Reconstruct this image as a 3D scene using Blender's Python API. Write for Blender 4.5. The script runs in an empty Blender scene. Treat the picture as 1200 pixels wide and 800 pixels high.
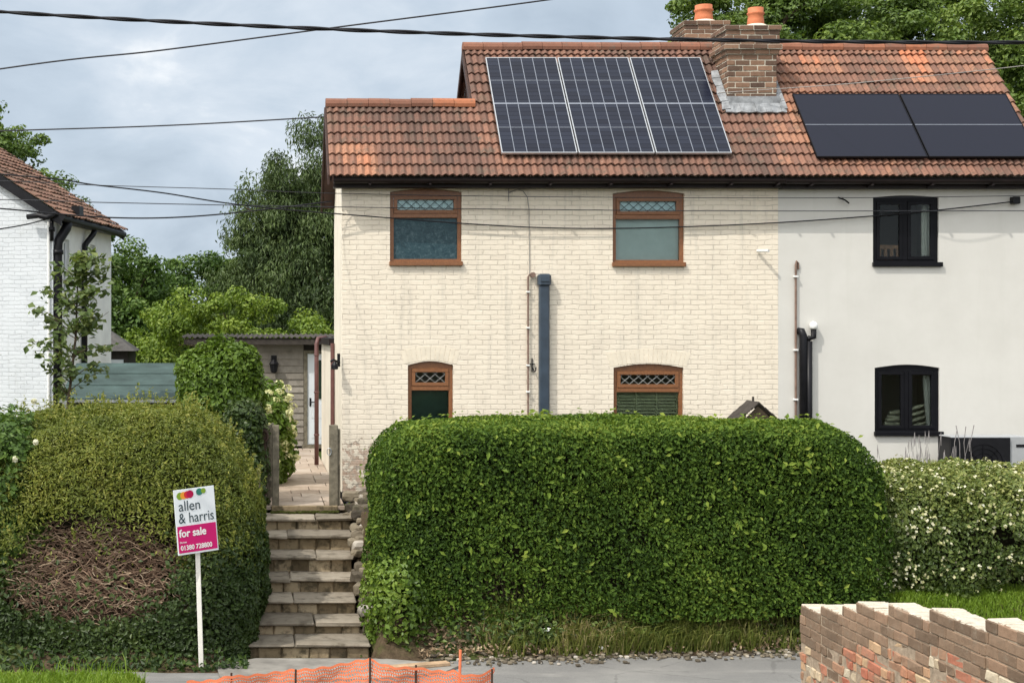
import bpy, math, random
import numpy as np
from mathutils import Vector, Matrix

random.seed(7)
RNG = np.random.default_rng(7)
R = math.radians
scene = bpy.context.scene
COL = scene.collection
F, CX, CY, CH = 1700.0, 300.0, 390.0, 3.83      # focal length in px of a 1200 px frame, principal point, eye height


def at(px, py, Y):
    return Vector(((px - CX) * Y / F, Y, CH - (py - CY) * Y / F))


# ------------------------------------------------------------------ objects
ORG = {}


def tag(o, label=None, cat=None, group=None, kind=None):
    if label: o['label'] = label
    if cat: o['category'] = cat
    if group: o['group'] = group
    if kind: o['kind'] = kind
    return o


def link(o, parent, org):
    COL.objects.link(o)
    if parent is not None:
        o.parent = parent
        po = ORG[parent.name]
        o.location = Vector(org) - po
    else:
        o.location = Vector(org)
    ORG[o.name] = Vector(org)
    return o


def thing(name, label, cat, org=(0, 0, 0), group=None):
    o = bpy.data.objects.new(name, None)
    o.empty_display_size = 0.2
    link(o, None, org)
    return tag(o, label, cat, group)


def mesh_np(name, V, Fq, mat, parent=None, org=None, tint=None, smooth=False, uv=None):
    """V (n,3) world coordinates; Fq list of (m,k) index arrays"""
    if org is None:
        org = ORG[parent.name] if parent is not None else (0, 0, 0)
    V = np.asarray(V, dtype=np.float64) - np.array(org, dtype=np.float64)
    me = bpy.data.meshes.new(name)
    if not isinstance(Fq, (list, tuple)): Fq = [Fq]
    Fq = [np.asarray(f) for f in Fq if len(f)]
    nl = sum(f.size for f in Fq); npol = sum(len(f) for f in Fq)
    me.vertices.add(len(V)); me.loops.add(nl); me.polygons.add(npol)
    me.vertices.foreach_set('co', V.astype(np.float32).ravel())
    me.loops.foreach_set('vertex_index', np.concatenate([f.ravel() for f in Fq]).astype(np.int32))
    st = []; c = 0
    for f in Fq:
        k = f.shape[1]
        st.append(c + np.arange(len(f)) * k); c += f.size
    me.polygons.foreach_set('loop_start', np.concatenate(st).astype(np.int32))
    me.polygons.foreach_set('use_smooth', np.full(npol, bool(smooth)))
    if tint is not None:
        a = me.attributes.new('tint', 'FLOAT', 'FACE')
        a.data.foreach_set('value', np.asarray(tint, dtype=np.float32))
    me.update(calc_edges=True)
    me.validate()
    if mat: me.materials.append(mat)
    o = bpy.data.objects.new(name, me)
    return link(o, parent, org)


class MB:
    def __init__(s):
        s.v = []; s.f = {}; s.n = 0; s.t = {}

    def add(s, V, faces, tint=0.5):
        V = [tuple(p) for p in V]
        for fc in faces:
            k = len(fc)
            s.f.setdefault(k, []).append([i + s.n for i in fc])
            s.t.setdefault(k, []).append(tint)
        s.v += V; s.n += len(V)

    def hexa(s, P, tint=0.5):
        s.add(P, [(0, 3, 2, 1), (4, 5, 6, 7), (0, 1, 5, 4), (1, 2, 6, 5), (2, 3, 7, 6), (3, 0, 4, 7)], tint)

    def box(s, x0, x1, y0, y1, z0, z1, tint=0.5, M=None):
        P = [Vector(p) for p in ((x0, y0, z0), (x1, y0, z0), (x1, y1, z0), (x0, y1, z0),
                                 (x0, y0, z1), (x1, y0, z1), (x1, y1, z1), (x0, y1, z1))]
        if M is not None: P = [M @ p for p in P]
        s.hexa(P, tint)

    def chbox(s, x0, x1, y0, y1, z0, z1, c=0.004, tint=0.5, M=None, jit=0.0):
        """box with every edge chamfered"""
        X = (x0, x1); Y = (y0, y1); Z = (z0, z1); P = []; idx = {}
        j = lambda: random.uniform(-jit, jit) if jit else 0.0
        for i in (0, 1):
            for k in (0, 1):
                for l in (0, 1):
                    sx, sy, sz = (1 - 2 * i) * c, (1 - 2 * k) * c, (1 - 2 * l) * c
                    jj = (j(), j(), j())
                    for ax, p in enumerate(((X[i], Y[k] + sy, Z[l] + sz), (X[i] + sx, Y[k], Z[l] + sz), (X[i] + sx, Y[k] + sy, Z[l]))):
                        idx[(i, k, l, ax)] = len(P)
                        P.append(Vector((p[0] + jj[0], p[1] + jj[1], p[2] + jj[2])))
        if M is not None: P = [M @ p for p in P]
        fs = []
        g = lambda i, k, l, a: idx[(i, k, l, a)]
        for i in (0, 1):
            q = [g(i, 0, 0, 0), g(i, 1, 0, 0), g(i, 1, 1, 0), g(i, 0, 1, 0)]; fs.append(q if i else q[::-1])
            q = [g(0, i, 0, 1), g(0, i, 1, 1), g(1, i, 1, 1), g(1, i, 0, 1)]; fs.append(q if i else q[::-1])
            q = [g(0, 0, i, 2), g(1, 0, i, 2), g(1, 1, i, 2), g(0, 1, i, 2)]; fs.append(q if i else q[::-1])
        for i in (0, 1):
            for k in (0, 1):
                fs.append([g(i, k, 0, 0), g(i, k, 1, 0), g(i, k, 1, 1), g(i, k, 0, 1)])
                fs.append([g(i, 0, k, 0), g(i, 1, k, 0), g(i, 1, k, 2), g(i, 0, k, 2)])
                fs.append([g(0, i, k, 1), g(1, i, k, 1), g(1, i, k, 2), g(0, i, k, 2)])
                for l in (0, 1):
                    fs.append([g(i, k, l, 0), g(i, k, l, 1), g(i, k, l, 2)])
        s.add(P, fs, tint)

    def bar(s, p, q, r, tint=0.5, n=4, r2=None):
        s.tube([p, q], [r, r if r2 is None else r2], n, tint)

    def tube(s, pts, rad, n=8, tint=0.5, cap=True):
        pts = [Vector(p) for p in pts]
        if not hasattr(rad, '__len__'): rad = [rad] * len(pts)
        V = []; fs = []
        up = None
        for i, p in enumerate(pts):
            d = (pts[min(i + 1, len(pts) - 1)] - pts[max(i - 1, 0)]).normalized()
            if up is None:
                up = d.orthogonal().normalized()
            up = (up - d * up.dot(d))
            if up.length < 1e-6: up = d.orthogonal()
            up.normalize()
            b = d.cross(up)
            for k in range(n):
                a = 2 * math.pi * k / n
                V.append(p + (up * math.cos(a) + b * math.sin(a)) * rad[i])
        for i in range(len(pts) - 1):
            for k in range(n):
                k2 = (k + 1) % n
                fs.append((i * n + k, i * n + k2, (i + 1) * n + k2, (i + 1) * n + k))
        if cap:
            fs.append(tuple(range(n))[::-1])
            fs.append(tuple((len(pts) - 1) * n + k for k in range(n)))
        s.add(V, fs, tint)

    def lathe(s, c, prof, n=20, tint=0.5):
        c = Vector(c); V = []; fs = []
        for r, z in prof:
            for k in range(n):
                a = 2 * math.pi * k / n
                V.append(c + Vector((r * math.cos(a), r * math.sin(a), z)))
        for i in range(len(prof) - 1):
            for k in range(n):
                k2 = (k + 1) % n
                fs.append((i * n + k, i * n + k2, (i + 1) * n + k2, (i + 1) * n + k))
        fs.append(tuple(range(n))[::-1]); fs.append(tuple((len(prof) - 1) * n + k for k in range(n)))
        s.add(V, fs, tint)

    def stone(s, c, r, tint=0.5, squash=(1, 1, 1), seed=0):
        rr = random.Random(seed)
        t = (1 + 5 ** .5) / 2
        V = [(-1, t, 0), (1, t, 0), (-1, -t, 0), (1, -t, 0), (0, -1, t), (0, 1, t), (0, -1, -t), (0, 1, -t), (t, 0, -1), (t, 0, 1), (-t, 0, -1), (-t, 0, 1)]
        fs = [(0, 11, 5), (0, 5, 1), (0, 1, 7), (0, 7, 10), (0, 10, 11), (1, 5, 9), (5, 11, 4), (11, 10, 2), (10, 7, 6), (7, 1, 8),
              (3, 9, 4), (3, 4, 2), (3, 2, 6), (3, 6, 8), (3, 8, 9), (4, 9, 5), (2, 4, 11), (6, 2, 10), (8, 6, 7), (9, 8, 1)]
        V = [Vector(v).normalized() for v in V]
        mid = {}
        def m(a, b):
            k = (min(a, b), max(a, b))
            if k not in mid:
                V.append(((V[a] + V[b]) / 2).normalized()); mid[k] = len(V) - 1
            return mid[k]
        nf = []
        for a, b, d in fs:
            ab, bd, da = m(a, b), m(b, d), m(d, a)
            nf += [(a, ab, da), (b, bd, ab), (d, da, bd), (ab, bd, da)]
        rot = Matrix.Rotation(rr.uniform(-.5, .5), 3, 'Z')
        P = []
        for v in V:
            q = Vector([math.copysign(abs(x) ** .55, x) for x in v]) * rr.uniform(.86, 1.1)
            P.append(Vector(c) + rot @ Vector((q.x * r * squash[0], q.y * r * squash[1], q.z * r * squash[2])))
        s.add(P, nf, tint)

    def build(s, name, mat, parent=None, org=None, smooth=False):
        ks = sorted(s.f)
        o = mesh_np(name, np.array(s.v), [np.array(s.f[k]) for k in ks], mat, parent, org,
                    tint=np.concatenate([np.array(s.t[k]) for k in ks]), smooth=smooth)
        return o


def extrude_poly(name, outer, holes, thick, frame, mat, parent=None, org=None):
    """polygon with holes in a plane -> solid mesh; frame(u,v,w) gives world coordinates"""
    cu = bpy.data.curves.new(name, 'CURVE'); cu.dimensions = '2D'; cu.fill_mode = 'BOTH'; cu.extrude = thick / 2
    for poly in [outer] + holes:
        sp = cu.splines.new('POLY'); sp.points.add(len(poly) - 1)
        for p, q in zip(sp.points, poly): p.co = (q[0], q[1], 0, 1)
        sp.use_cyclic_u = True
    ob = bpy.data.objects.new(name + '_tmp', cu); COL.objects.link(ob)
    bpy.context.view_layer.update()
    me = bpy.data.meshes.new_from_object(ob.evaluated_get(bpy.context.evaluated_depsgraph_get()))
    COL.objects.unlink(ob); bpy.data.objects.remove(ob); bpy.data.curves.remove(cu)
    if org is None: org = ORG[parent.name] if parent is not None else Vector((0, 0, 0))
    org = Vector(org)
    me.polygons.foreach_set('use_smooth', np.zeros(len(me.polygons), dtype=bool))
    for v in me.vertices:
        v.co = frame(v.co.x, v.co.y, v.co.z + thick / 2) - org
    me.materials.clear(); me.materials.append(mat); me.name = name
    me.update()
    o = bpy.data.objects.new(name, me)
    return link(o, parent, org)


# ------------------------------------------------------------------ materials
class N:
    def __init__(s, name):
        s.m = bpy.data.materials.new(name); s.m.use_nodes = True
        s.t = s.m.node_tree; s.t.nodes.clear()
        s.out = s.t.nodes.new('ShaderNodeOutputMaterial')
        s.p = s.t.nodes.new('ShaderNodeBsdfPrincipled')
        s.t.links.new(s.p.outputs[0], s.out.inputs[0])

    def n(s, typ, **kw):
        nd = s.t.nodes.new('ShaderNode' + typ)
        for k, v in kw.items():
            if hasattr(nd, k) and k not in nd.inputs: setattr(nd, k, v)
            else: s.set(nd.inputs[k], v)
        return nd

    def set(s, inp, v):
        if isinstance(v, bpy.types.NodeSocket): s.t.links.new(v, inp)
        elif hasattr(v, '__len__') and len(v) == 3 and inp.type == 'RGBA': inp.default_value = (*v, 1)
        else: inp.default_value = v

    def obj(s): return s.n('TexCoord').outputs['Object']

    def noise(s, vec, scale, detail=4, rough=.6, dist=0.0):
        return s.n('TexNoise', Vector=vec, Scale=scale, Detail=detail, Roughness=rough, Distortion=dist).outputs['Fac']

    def ramp(s, fac, stops, interp='LINEAR'):
        r = s.t.nodes.new('ShaderNodeValToRGB'); r.color_ramp.interpolation = interp
        e = r.color_ramp.elements
        while len(e) < len(stops): e.new(0.5)
        for el, (p, c) in zip(e, stops):
            el.position = p; el.color = (*c, 1) if hasattr(c, '__len__') else (c, c, c, 1)
        s.t.links.new(fac, r.inputs[0]); return r.outputs[0]

    def mix(s, fac, a, b, mode='MIX'):
        m = s.t.nodes.new('ShaderNodeMix'); m.data_type = 'RGBA'; m.blend_type = mode
        s.set(m.inputs[0], fac); s.set(m.inputs[6], a); s.set(m.inputs[7], b)
        return m.outputs[2]

    def math(s, op, a, b=0.0, clamp=False):
        m = s.t.nodes.new('ShaderNodeMath'); m.operation = op; m.use_clamp = clamp
        s.set(m.inputs[0], a); s.set(m.inputs[1], b); return m.outputs[0]

    def mapr(s, v, a, b, c=0.0, d=1.0):
        m = s.t.nodes.new('ShaderNodeMapRange'); m.interpolation_type = 'SMOOTHSTEP'
        s.set(m.inputs[0], v)
        for i, x in enumerate((a, b, c, d)): m.inputs[i + 1].default_value = x
        return m.outputs[0]

    def attr(s, name='tint'): return s.n('Attribute', attribute_name=name).outputs['Fac']

    def bump(s, h, strength=.5, dist=.01, normal=None):
        b = s.n('Bump', Height=h, Strength=strength, Distance=dist)
        if normal is not None: s.set(b.inputs['Normal'], normal)
        return b.outputs[0]

    def fin(s, color=None, rough=.7, normal=None, spec=.3, metal=0.0, **kw):
        if color is not None: s.set(s.p.inputs['Base Color'], color)
        s.set(s.p.inputs['Roughness'], rough)
        s.p.inputs['Specular IOR Level'].default_value = spec
        s.p.inputs['Metallic'].default_value = metal
        if normal is not None: s.set(s.p.inputs['Normal'], normal)
        for k, v in kw.items(): s.set(s.p.inputs[k], v)
        return s.m


def plain(name, c, rough=.6, var=.25, scale=9.0, bump=.15, spec=.3, metal=0.0, dist=.004):
    n = N(name); o = n.obj()
    a = n.noise(o, scale, 5)
    d = tuple(x * (1 - var) for x in c); l = tuple(min(1, x * (1 + var)) for x in c)
    col = n.ramp(a, [(.3, d), (.7, l)])
    return n.fin(col, rough, n.bump(n.noise(o, scale * 6, 4), bump, dist), spec, metal)


def tinted(name, stops, rough=.75, bump=.3, bscale=60.0, dirt=None, dist=.004, spec=.25, interp='LINEAR'):
    n = N(name); o = n.obj()
    col = n.ramp(n.attr(), stops, interp)
    f = n.noise(o, bscale * .4, 5)
    col = n.mix(n.mapr(f, .35, .75, 0, .45), col, n.mix(1.0, col, (.55, .5, .46), 'MULTIPLY'))
    if dirt:
        dc, sc, lo, hi, amt = dirt
        col = n.mix(n.mapr(n.noise(o, sc, 6, .65), lo, hi, 0, amt), col, dc)
    return n.fin(col, rough, n.bump(n.noise(o, bscale, 5), bump, dist), spec)


def tiled(name, stops, rough, bump, bscale, dirt):
    m = tinted(name, stops, rough, bump, bscale, dirt)
    t = m.node_tree; p = [q for q in t.nodes if q.type == 'BSDF_PRINCIPLED'][0]
    n = N.__new__(N); n.m = m; n.t = t; n.p = p
    o = n.obj(); old = p.inputs['Base Color'].links[0].from_socket
    c = n.mix(n.mapr(n.noise(o, 16, 5, .75), .52, .70, 0, .75), old, (.075, .058, .045))
    c = n.mix(n.mapr(n.noise(o, 42, 3, .6), .70, .76, 0, .8), c, (.50, .46, .38))
    c = n.mix(n.mapr(n.noise(o, 2.2, 4, .6), .55, .75, 0, .45), c, (.12, .10, .07))
    n.set(p.inputs['Base Color'], c)
    return m


def leafmat(name, stops, rough=.45, trans=.28, spec=.4):
    n = N(name)
    col = n.ramp(n.attr(), stops)
    n.fin(col, rough, None, spec)
    tr = n.n('BsdfTranslucent'); n.t.links.new(n.mix(1.0, col, (1.0, 1.0, .55), 'MULTIPLY'), tr.inputs[0])
    mx = n.t.nodes.new('ShaderNodeMixShader'); mx.inputs[0].default_value = trans
    n.t.links.new(n.p.outputs[0], mx.inputs[1]); n.t.links.new(tr.outputs[0], mx.inputs[2])
    n.t.links.new(mx.outputs[0], n.out.inputs[0])
    return n.m


def brickpaint(name, light, dark, axis='X', wear=None, bs=.6, mort=.009, stain=(.45, .42, .36)):
    n = N(name); o = n.obj()
    sp = n.n('SeparateXYZ', Vector=o)
    cb = n.n('CombineXYZ', X=sp.outputs[axis], Y=sp.outputs['Z'], Z=0.0).outputs[0]
    nz = n.n('TexNoise', Vector=o, Scale=5.0, Detail=3.0).outputs['Color']
    vm = n.n('VectorMath', operation='MULTIPLY_ADD')
    n.set(vm.inputs[0], nz); vm.inputs[1].default_value = (.06, .045, 0); n.set(vm.inputs[2], cb)
    br = n.t.nodes.new('ShaderNodeTexBrick')
    n.set(br.inputs['Vector'], vm.outputs[0]); br.inputs['Scale'].default_value = 1
    br.inputs['Brick Width'].default_value = .225; br.inputs['Row Height'].default_value = .0755
    br.inputs['Mortar Size'].default_value = mort; br.inputs['Mortar Smooth'].default_value = .55
    br.inputs['Color1'].default_value = (*light, 1); br.inputs['Color2'].default_value = (*dark, 1)
    br.inputs['Mortar'].default_value = (*[x * .84 for x in dark], 1)
    irr = n.noise(o, 3.2, 4)
    col = n.mix(n.mapr(irr, .35, .70, .0, .85), br.outputs['Color'], light)
    col = n.mix(n.mapr(n.noise(o, 1.1, 6, .7), .5, .8, 0, .28), col, stain)
    col = n.mix(n.mapr(n.noise(o, 14, 5, .7), .62, .8, 0, .35), col, stain)
    st = n.noise(n.n('Mapping', Vector=o, Scale=(7, 7, .55)).outputs[0], 1.0, 5, .6)
    col = n.mix(n.mapr(st, .52, .74, 0, .38), col, stain)
    col = n.mix(n.mapr(n.noise(o, 24, 2, .5), .735, .76, 0, .7), col, (.22, .19, .15))
    col = n.mix(n.mapr(sp.outputs['Z'], 0, 1.3, .35, 0), col, stain)
    h = n.math('ADD', n.math('MULTIPLY', br.outputs['Fac'], -1.0), n.math('MULTIPLY', n.noise(o, 40, 4), .35))
    h = n.math('ADD', h, n.math('MULTIPLY', n.noise(o, 9, 3), .7))
    if wear:
        x1, z1 = wear
        mx = n.mapr(sp.outputs[axis], x1 * .35, x1, 1, 0); mz = n.mapr(sp.outputs['Z'], z1 * .6, z1, 1, 0)
        w = n.math('MULTIPLY', mx, mz)
        w = n.math('ADD', n.math('MULTIPLY', w, .70), n.math('MULTIPLY', n.math('SUBTRACT', n.noise(o, 7, 6, .7), .5), 2.4))
        msk = n.mapr(w, .60, .72)
        rb = n.ramp(n.noise(o, 12, 3), [(.3, (.30, .17, .12)), (.5, (.46, .33, .25)), (.62, (.23, .20, .17)), (.75, (.50, .42, .34))])
        col = n.mix(n.math('MULTIPLY', msk, .8), col, rb)
        h = n.math('SUBTRACT', h, n.math('MULTIPLY', msk, .7))
    return n.fin(col, .62, n.bump(h, bs, .012), .3)


M = {}
M['cream'] = brickpaint('cream_painted_brick', (.82, .735, .605), (.75, .665, .545), wear=(.95, 1.15))
M['arch'] = plain('cream_painted_arch', (.76, .68, .55), .6, .12, 5, .3)
M['cream_plain'] = plain('cream_masonry_paint', (.80, .73, .61), .6, .08, 3, .25)
M['white_brick'] = brickpaint('white_painted_brick', (.66, .69, .72), (.60, .63, .66), bs=.5, stain=(.5, .52, .52))
M['white_side'] = plain('white_masonry_paint', (.70, .72, .70), .6, .1, 3, .2)
n = N('pale_render'); o = n.obj()
c = n.ramp(n.noise(o, 1.3, 6, .65), [(.3, (.60, .585, .545)), (.65, (.655, .64, .60))])
c = n.mix(n.mapr(n.noise(o, 5, 6, .7), .58, .8, 0, .25), c, (.58, .57, .52))
st = n.noise(n.n('Mapping', Vector=o, Scale=(6, 6, .4)).outputs[0], 1.0, 5, .6)
c = n.mix(n.mapr(st, .52, .78, 0, .3), c, (.56, .55, .50))
M['render'] = n.fin(c, .75, n.bump(n.noise(o, 70, 4), .25, .004), .2)
M['tile'] = tiled('clay_tile', [(0, (.085, .058, .048)), (.3, (.165, .092, .070)), (.6, (.255, .132, .092)), (.8, (.37, .188, .118)), (1, (.55, .20, .10))],
                   .8, .4, 50, ((.10, .085, .065), 5.0, .50, .70, .7))
M['oldtile'] = tinted('old_clay_tile', [(0, (.12, .07, .05)), (.5, (.22, .12, .085)), (1, (.33, .19, .13))], .85, .5, 40, ((.10, .10, .07), 7, .48, .7, .7))
M['ridge'] = tinted('ridge_tile', [(0, (.15, .072, .05)), (.6, (.25, .115, .075)), (1, (.46, .16, .07))], .8, .3, 40, ((.16, .14, .11), 8, .5, .75, .55))
M['black'] = plain('black_plastic', (.009, .009, .011), .4, .3, 6, .05, .2)
M['blackpaint'] = plain('dark_gutter_plastic', (.016, .011, .011), .45, .3, 4, .1, .2)
M['cable'] = plain('cable_rubber', (.008, .008, .011), .5, .2, 6, .05)
M['greycable'] = plain('weathered_cable', (.035, .036, .042), .6, .2, 6, .05)
M['palecable'] = plain('pale_cable', (.30, .28, .26), .6, .2, 6, .05)
M['barge'] = plain('brown_bargeboard', (.055, .030, .024), .6, .3, 8, .3)
n = N('brown_woodgrain_upvc'); o = n.obj()
mp = n.n('Mapping', Vector=o, Scale=(3, 3, 3)).outputs[0]
c = n.ramp(n.noise(mp, 12, 5, .6, 1.5), [(.3, (.15, .060, .026)), (.55, (.23, .095, .036)), (.75, (.30, .135, .052))])
M['brownframe'] = n.fin(c, .35, n.bump(n.noise(mp, 40, 3), .1, .002), .5)
M['darkframe'] = plain('black_window_frame', (.007, .007, .009), .4, .2, 5, .03, .12)
M['lead'] = plain('window_leading', (.05, .07, .08), .5, .2, 20, .1)
M['palelead'] = plain('pale_window_leading', (.30, .30, .28), .5, .2, 20, .1)
n = N('window_glass')
gl = n.n('BsdfGlossy', Roughness=.02); gl.inputs[0].default_value = (1, 1, 1, 1)
tr = n.n('BsdfTransparent'); tr.inputs[0].default_value = (.9, .94, .93, 1)
lw = n.n('Fresnel', IOR=1.26); 
nb = n.bump(n.noise(n.obj(), 2.5, 2), .12, .05); n.set(gl.inputs['Normal'], nb)
mx = n.t.nodes.new('ShaderNodeMixShader'); n.t.links.new(lw.outputs[0], mx.inputs[0])
n.t.links.new(tr.outputs[0], mx.inputs[1]); n.t.links.new(gl.outputs[0], mx.inputs[2]); n.t.links.new(mx.outputs[0], n.out.inputs[0])
M['glass'] = n.m
n = N('obscure_glass'); o = n.obj()
c = n.ramp(n.noise(o, 13, 5, .7, 1.0), [(.32, (.012, .036, .050)), (.55, (.032, .070, .085)), (.75, (.10, .15, .17))])
M['obscure'] = n.fin(c, .3, n.bump(n.noise(o, 25, 3, .6, 1), .5, .01), .3)
M['paleblind'] = plain('pale_roller_blind', (.40, .46, .46), .6, .08, 5, .05)
M['sky_reflect'] = plain('painted_sky_reflection', (.55, .68, .74), .4, .08, 9, .05)  # pale blue paints the sky's reflection into the leaded top panes
M['netcurtain'] = plain('pale_curtain', (.62, .62, .58), .8, .12, 8, .2)
M['louvre'] = plain('green_louvre', (.20, .21, .12), .6, .2, 9, .1)
M['darkroom'] = plain('dark_green_blind', (.012, .03, .018), .5, .3, 5, .1)
M['wood'] = plain('warm_wood', (.30, .16, .09), .5, .25, 9, .2)
M['cell'] = None
n = N('solar_cells'); o = n.obj()
M['cell'] = n.fin(n.ramp(n.attr(), [(0, (.008, .010, .020)), (1, (.015, .019, .034))]), .2, None, .22)
n = N('allblack_solar'); M['cellblack'] = n.fin(n.ramp(n.attr(), [(0, (.008, .009, .018)), (1, (.011, .013, .024))]), .30, None, .18)
M['alu'] = plain('anodised_aluminium', (.46, .48, .50), .35, .1, 12, .05, .5, .6)
M['gridline'] = plain('cell_gridline', (.20, .22, .26), .4, .1, 12, .05)
M['leadsheet'] = plain('lead_flashing', (.24, .25, .26), .5, .45, 9, .5, .4, 0.0, .01)
M['mortar'] = plain('mortar', (.50, .46, .38), .9, .25, 25, .6, .1)
M['flaunch'] = plain('pale_mortar_flaunching', (.62, .54, .44), .9, .2, 12, .5)
M['terracotta'] = plain('terracotta', (.52, .17, .08), .7, .2, 7, .2)
M['chimbrick'] = tinted('chimney_brick', [(0, (.095, .062, .046)), (.4, (.185, .112, .076)), (.75, (.28, .17, .112)), (1, (.36, .18, .115))], .85, .5, 70, ((.30, .25, .16), 14, .58, .75, .5))
M['wallbrick'] = tinted('old_wall_brick', [(0, (.11, .078, .054)), (.22, (.18, .125, .085)), (.40, (.27, .185, .125)), (.55, (.38, .22, .14)), (.68, (.42, .15, .095)), (.80, (.45, .25, .15)), (.92, (.52, .38, .23)), (1, (.55, .48, .36))],
                        .88, .7, 55, ((.30, .25, .19), 11, .54, .74, .65), .006)
M['walltop'] = plain('pale_mortar_bed', (.56, .50, .41), .9, .2, 18, .8, .1, 0, .01)  # paler than the mortar between the bricks
M['wallmortar'] = plain('old_lime_mortar', (.34, .27, .20), .95, .3, 22, .8, .1)
M['stone'] = tinted('step_stone', [(0, (.15, .115, .07)), (.5, (.32, .25, .155)), (1, (.50, .41, .28))], .9, .8, 30, ((.055, .048, .03), 6, .46, .66, .8), .008)
M['slab'] = tinted('step_tread_stone', [(0, (.18, .155, .12)), (1, (.36, .315, .25))], .85, .7, 26, ((.075, .062, .042), 5, .50, .70, .8), .008)
M['paving'] = tinted('sandstone_paving', [(0, (.34, .27, .21)), (.5, (.44, .36, .29)), (1, (.50, .43, .36))], .85, .4, 20, ((.20, .17, .13), 3, .5, .75, .5))
M['rubble'] = tinted('rubble_stone', [(0, (.045, .038, .03)), (.5, (.15, .125, .09)), (.88, (.27, .23, .165)), (1, (.55, .51, .45))], .9, .7, 25, ((.05, .055, .03), 5, .5, .7, .6))
M['flint'] = tinted('flint_plinth', [(0, (.008, .008, .010)), (.6, (.04, .04, .05)), (.8, (.25, .22, .18)), (1, (.55, .5, .45))], .5, .4, 25, None)
M['moss'] = plain('moss', (.075, .085, .022), .95, .4, 25, .9, .1, 0, .02)
M['greywood'] = plain('weathered_grey_wood', (.17, .15, .11), .85, .4, 14, .6)
M['shedboard'] = tinted('weathered_weatherboard', [(0, (.22, .20, .17)), (1, (.34, .31, .27))], .85, .5, 22, ((.12, .11, .09), 6, .5, .75, .5))
M['darkwood'] = plain('dark_shed_wood', (.05, .042, .036), .85, .3, 12, .4)
M['whitedoor'] = plain('white_upvc', (.72, .76, .80), .35, .04, 5, .03, .4)
M['brownpipe'] = plain('brown_pipe', (.13, .06, .055), .45, .2, 9, .05)
M['bluepipe'] = plain('slate_blue_pipe', (.035, .052, .075), .35, .2, 6, .05, .5)
M['copper'] = plain('copper_pipe', (.20, .13, .10), .5, .3, 14, .1)
M['whiteplastic'] = plain('white_plastic', (.78, .78, .76), .4, .05, 6, .05)
M['greycasing'] = plain('pale_grey_casing', (.36, .37, .38), .45, .06, 5, .05)
M['felt'] = plain('green_roofing_felt', (.050, .078, .073), .9, .35, 2.2, .5)
M['asphalt'] = None
M['slate'] = plain('dark_slate', (.075, .07, .065), .8, .3, 9, .4)
n = N('asphalt'); o = n.obj()
c = n.ramp(n.noise(o, 160, 3), [(.3, (.13, .127, .122)), (.7, (.25, .245, .235))])
c = n.mix(n.mapr(n.noise(o, .8, 6, .65), .42, .72, 0, .55), c, (.30, .29, .27))
c = n.mix(n.mapr(n.noise(o, 5, 5, .7), .62, .8, 0, .5), c, (.10, .095, .085))
vo = n.n('TexVoronoi', Vector=n.n('Mapping', Vector=o, Scale=(.55, .9, 1)).outputs[0], Scale=1.3, feature='DISTANCE_TO_EDGE').outputs['Distance']
wob = n.math('ADD', vo, n.math('MULTIPLY', n.math('SUBTRACT', n.noise(o, 6, 4), .5), .06))
c = n.mix(n.mapr(wob, .002, .010, .28, 0), c, (.05, .048, .045))
c = n.mix(n.mapr(n.noise(n.n('Mapping', Vector=o, Scale=(.5, 2.2, 1)).outputs[0], 1.4, 6, .7), .50, .72, 0, .5), c, (.34, .325, .30))
c = n.mix(n.mapr(n.noise(o, 90, 2), .66, .72, 0, .6), c, (.42, .40, .37))
M['asphalt'] = n.fin(c, .9, n.bump(n.noise(o, 200, 3), .6, .006), .2)
M['concrete'] = plain('concrete_apron', (.25, .235, .21), .9, .38, 2.2, .6)
n = N('soil_and_grass'); o = n.obj()
c = n.ramp(n.noise(o, 9, 6, .7), [(.3, (.045, .032, .020)), (.6, (.10, .072, .045)), (.8, (.17, .13, .085))])
c = n.mix(n.mapr(n.noise(o, 1.2, 5), .45, .62, 0, .75), c, n.ramp(n.noise(o, 30, 4), [(.3, (.03, .05, .012)), (.7, (.07, .11, .02))]))
sy_ = n.n('SeparateXYZ', Vector=o).outputs['Y']
c = n.mix(n.mapr(sy_, 23.0, 26.0, 0, .9), c, n.ramp(n.noise(o, 1.3, 6, .7), [(.3, (.045, .075, .016)), (.7, (.09, .13, .03))]))
M['ground'] = n.fin(c, .95, n.bump(n.noise(o, 25, 6), .9, .03), .1)
M['bark'] = plain('bark', (.085, .065, .045), .9, .35, 12, .8, .1, 0, .02)
M['interior'] = plain('dark_core_fill', (.022, .020, .012), .95, .4, 12, .6, .05)  # solid dark filler inside the foliage, blocks the view through
M['twig'] = tinted('dead_twigs', [(0, (.13, .078, .055)), (.5, (.29, .19, .13)), (.85, (.45, .33, .225)), (1, (.58, .46, .33))], .85, .3, 60)
M['orange'] = plain('orange_netting', (.82, .23, .11), .5, .12, 20, .1)
M['rod'] = plain('rusty_rod', (.06, .035, .025), .7, .3, 20, .2)
M['plank'] = plain('timber_plank', (.42, .29, .18), .8, .25, 10, .3)
M['paper'] = plain('white_litter', (.75, .74, .72), .7, .08, 20, .2)
M['signwhite'] = plain('sign_white', (.74, .78, .80), .4, .03, 4, .02, .4)
M['signpink'] = plain('sign_magenta', (.52, .006, .13), .4, .04, 4, .02, .4)
M['signtext'] = plain('sign_grey_lettering', (.035, .06, .07), .5, .05, 5, .02)
for k, cc in dict(dotgreen=(.20, .32, .03), dotorange=(.75, .30, .03), dotred=(.60, .03, .03), dotcrimson=(.42, .005, .06), dotteal=(.03, .18, .14)).items():
    M[k] = plain('sign_' + k, cc, .4, .04, 5, .02)
M['postwhite'] = plain('white_painted_post', (.74, .72, .66), .6, .08, 8, .2)

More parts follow.
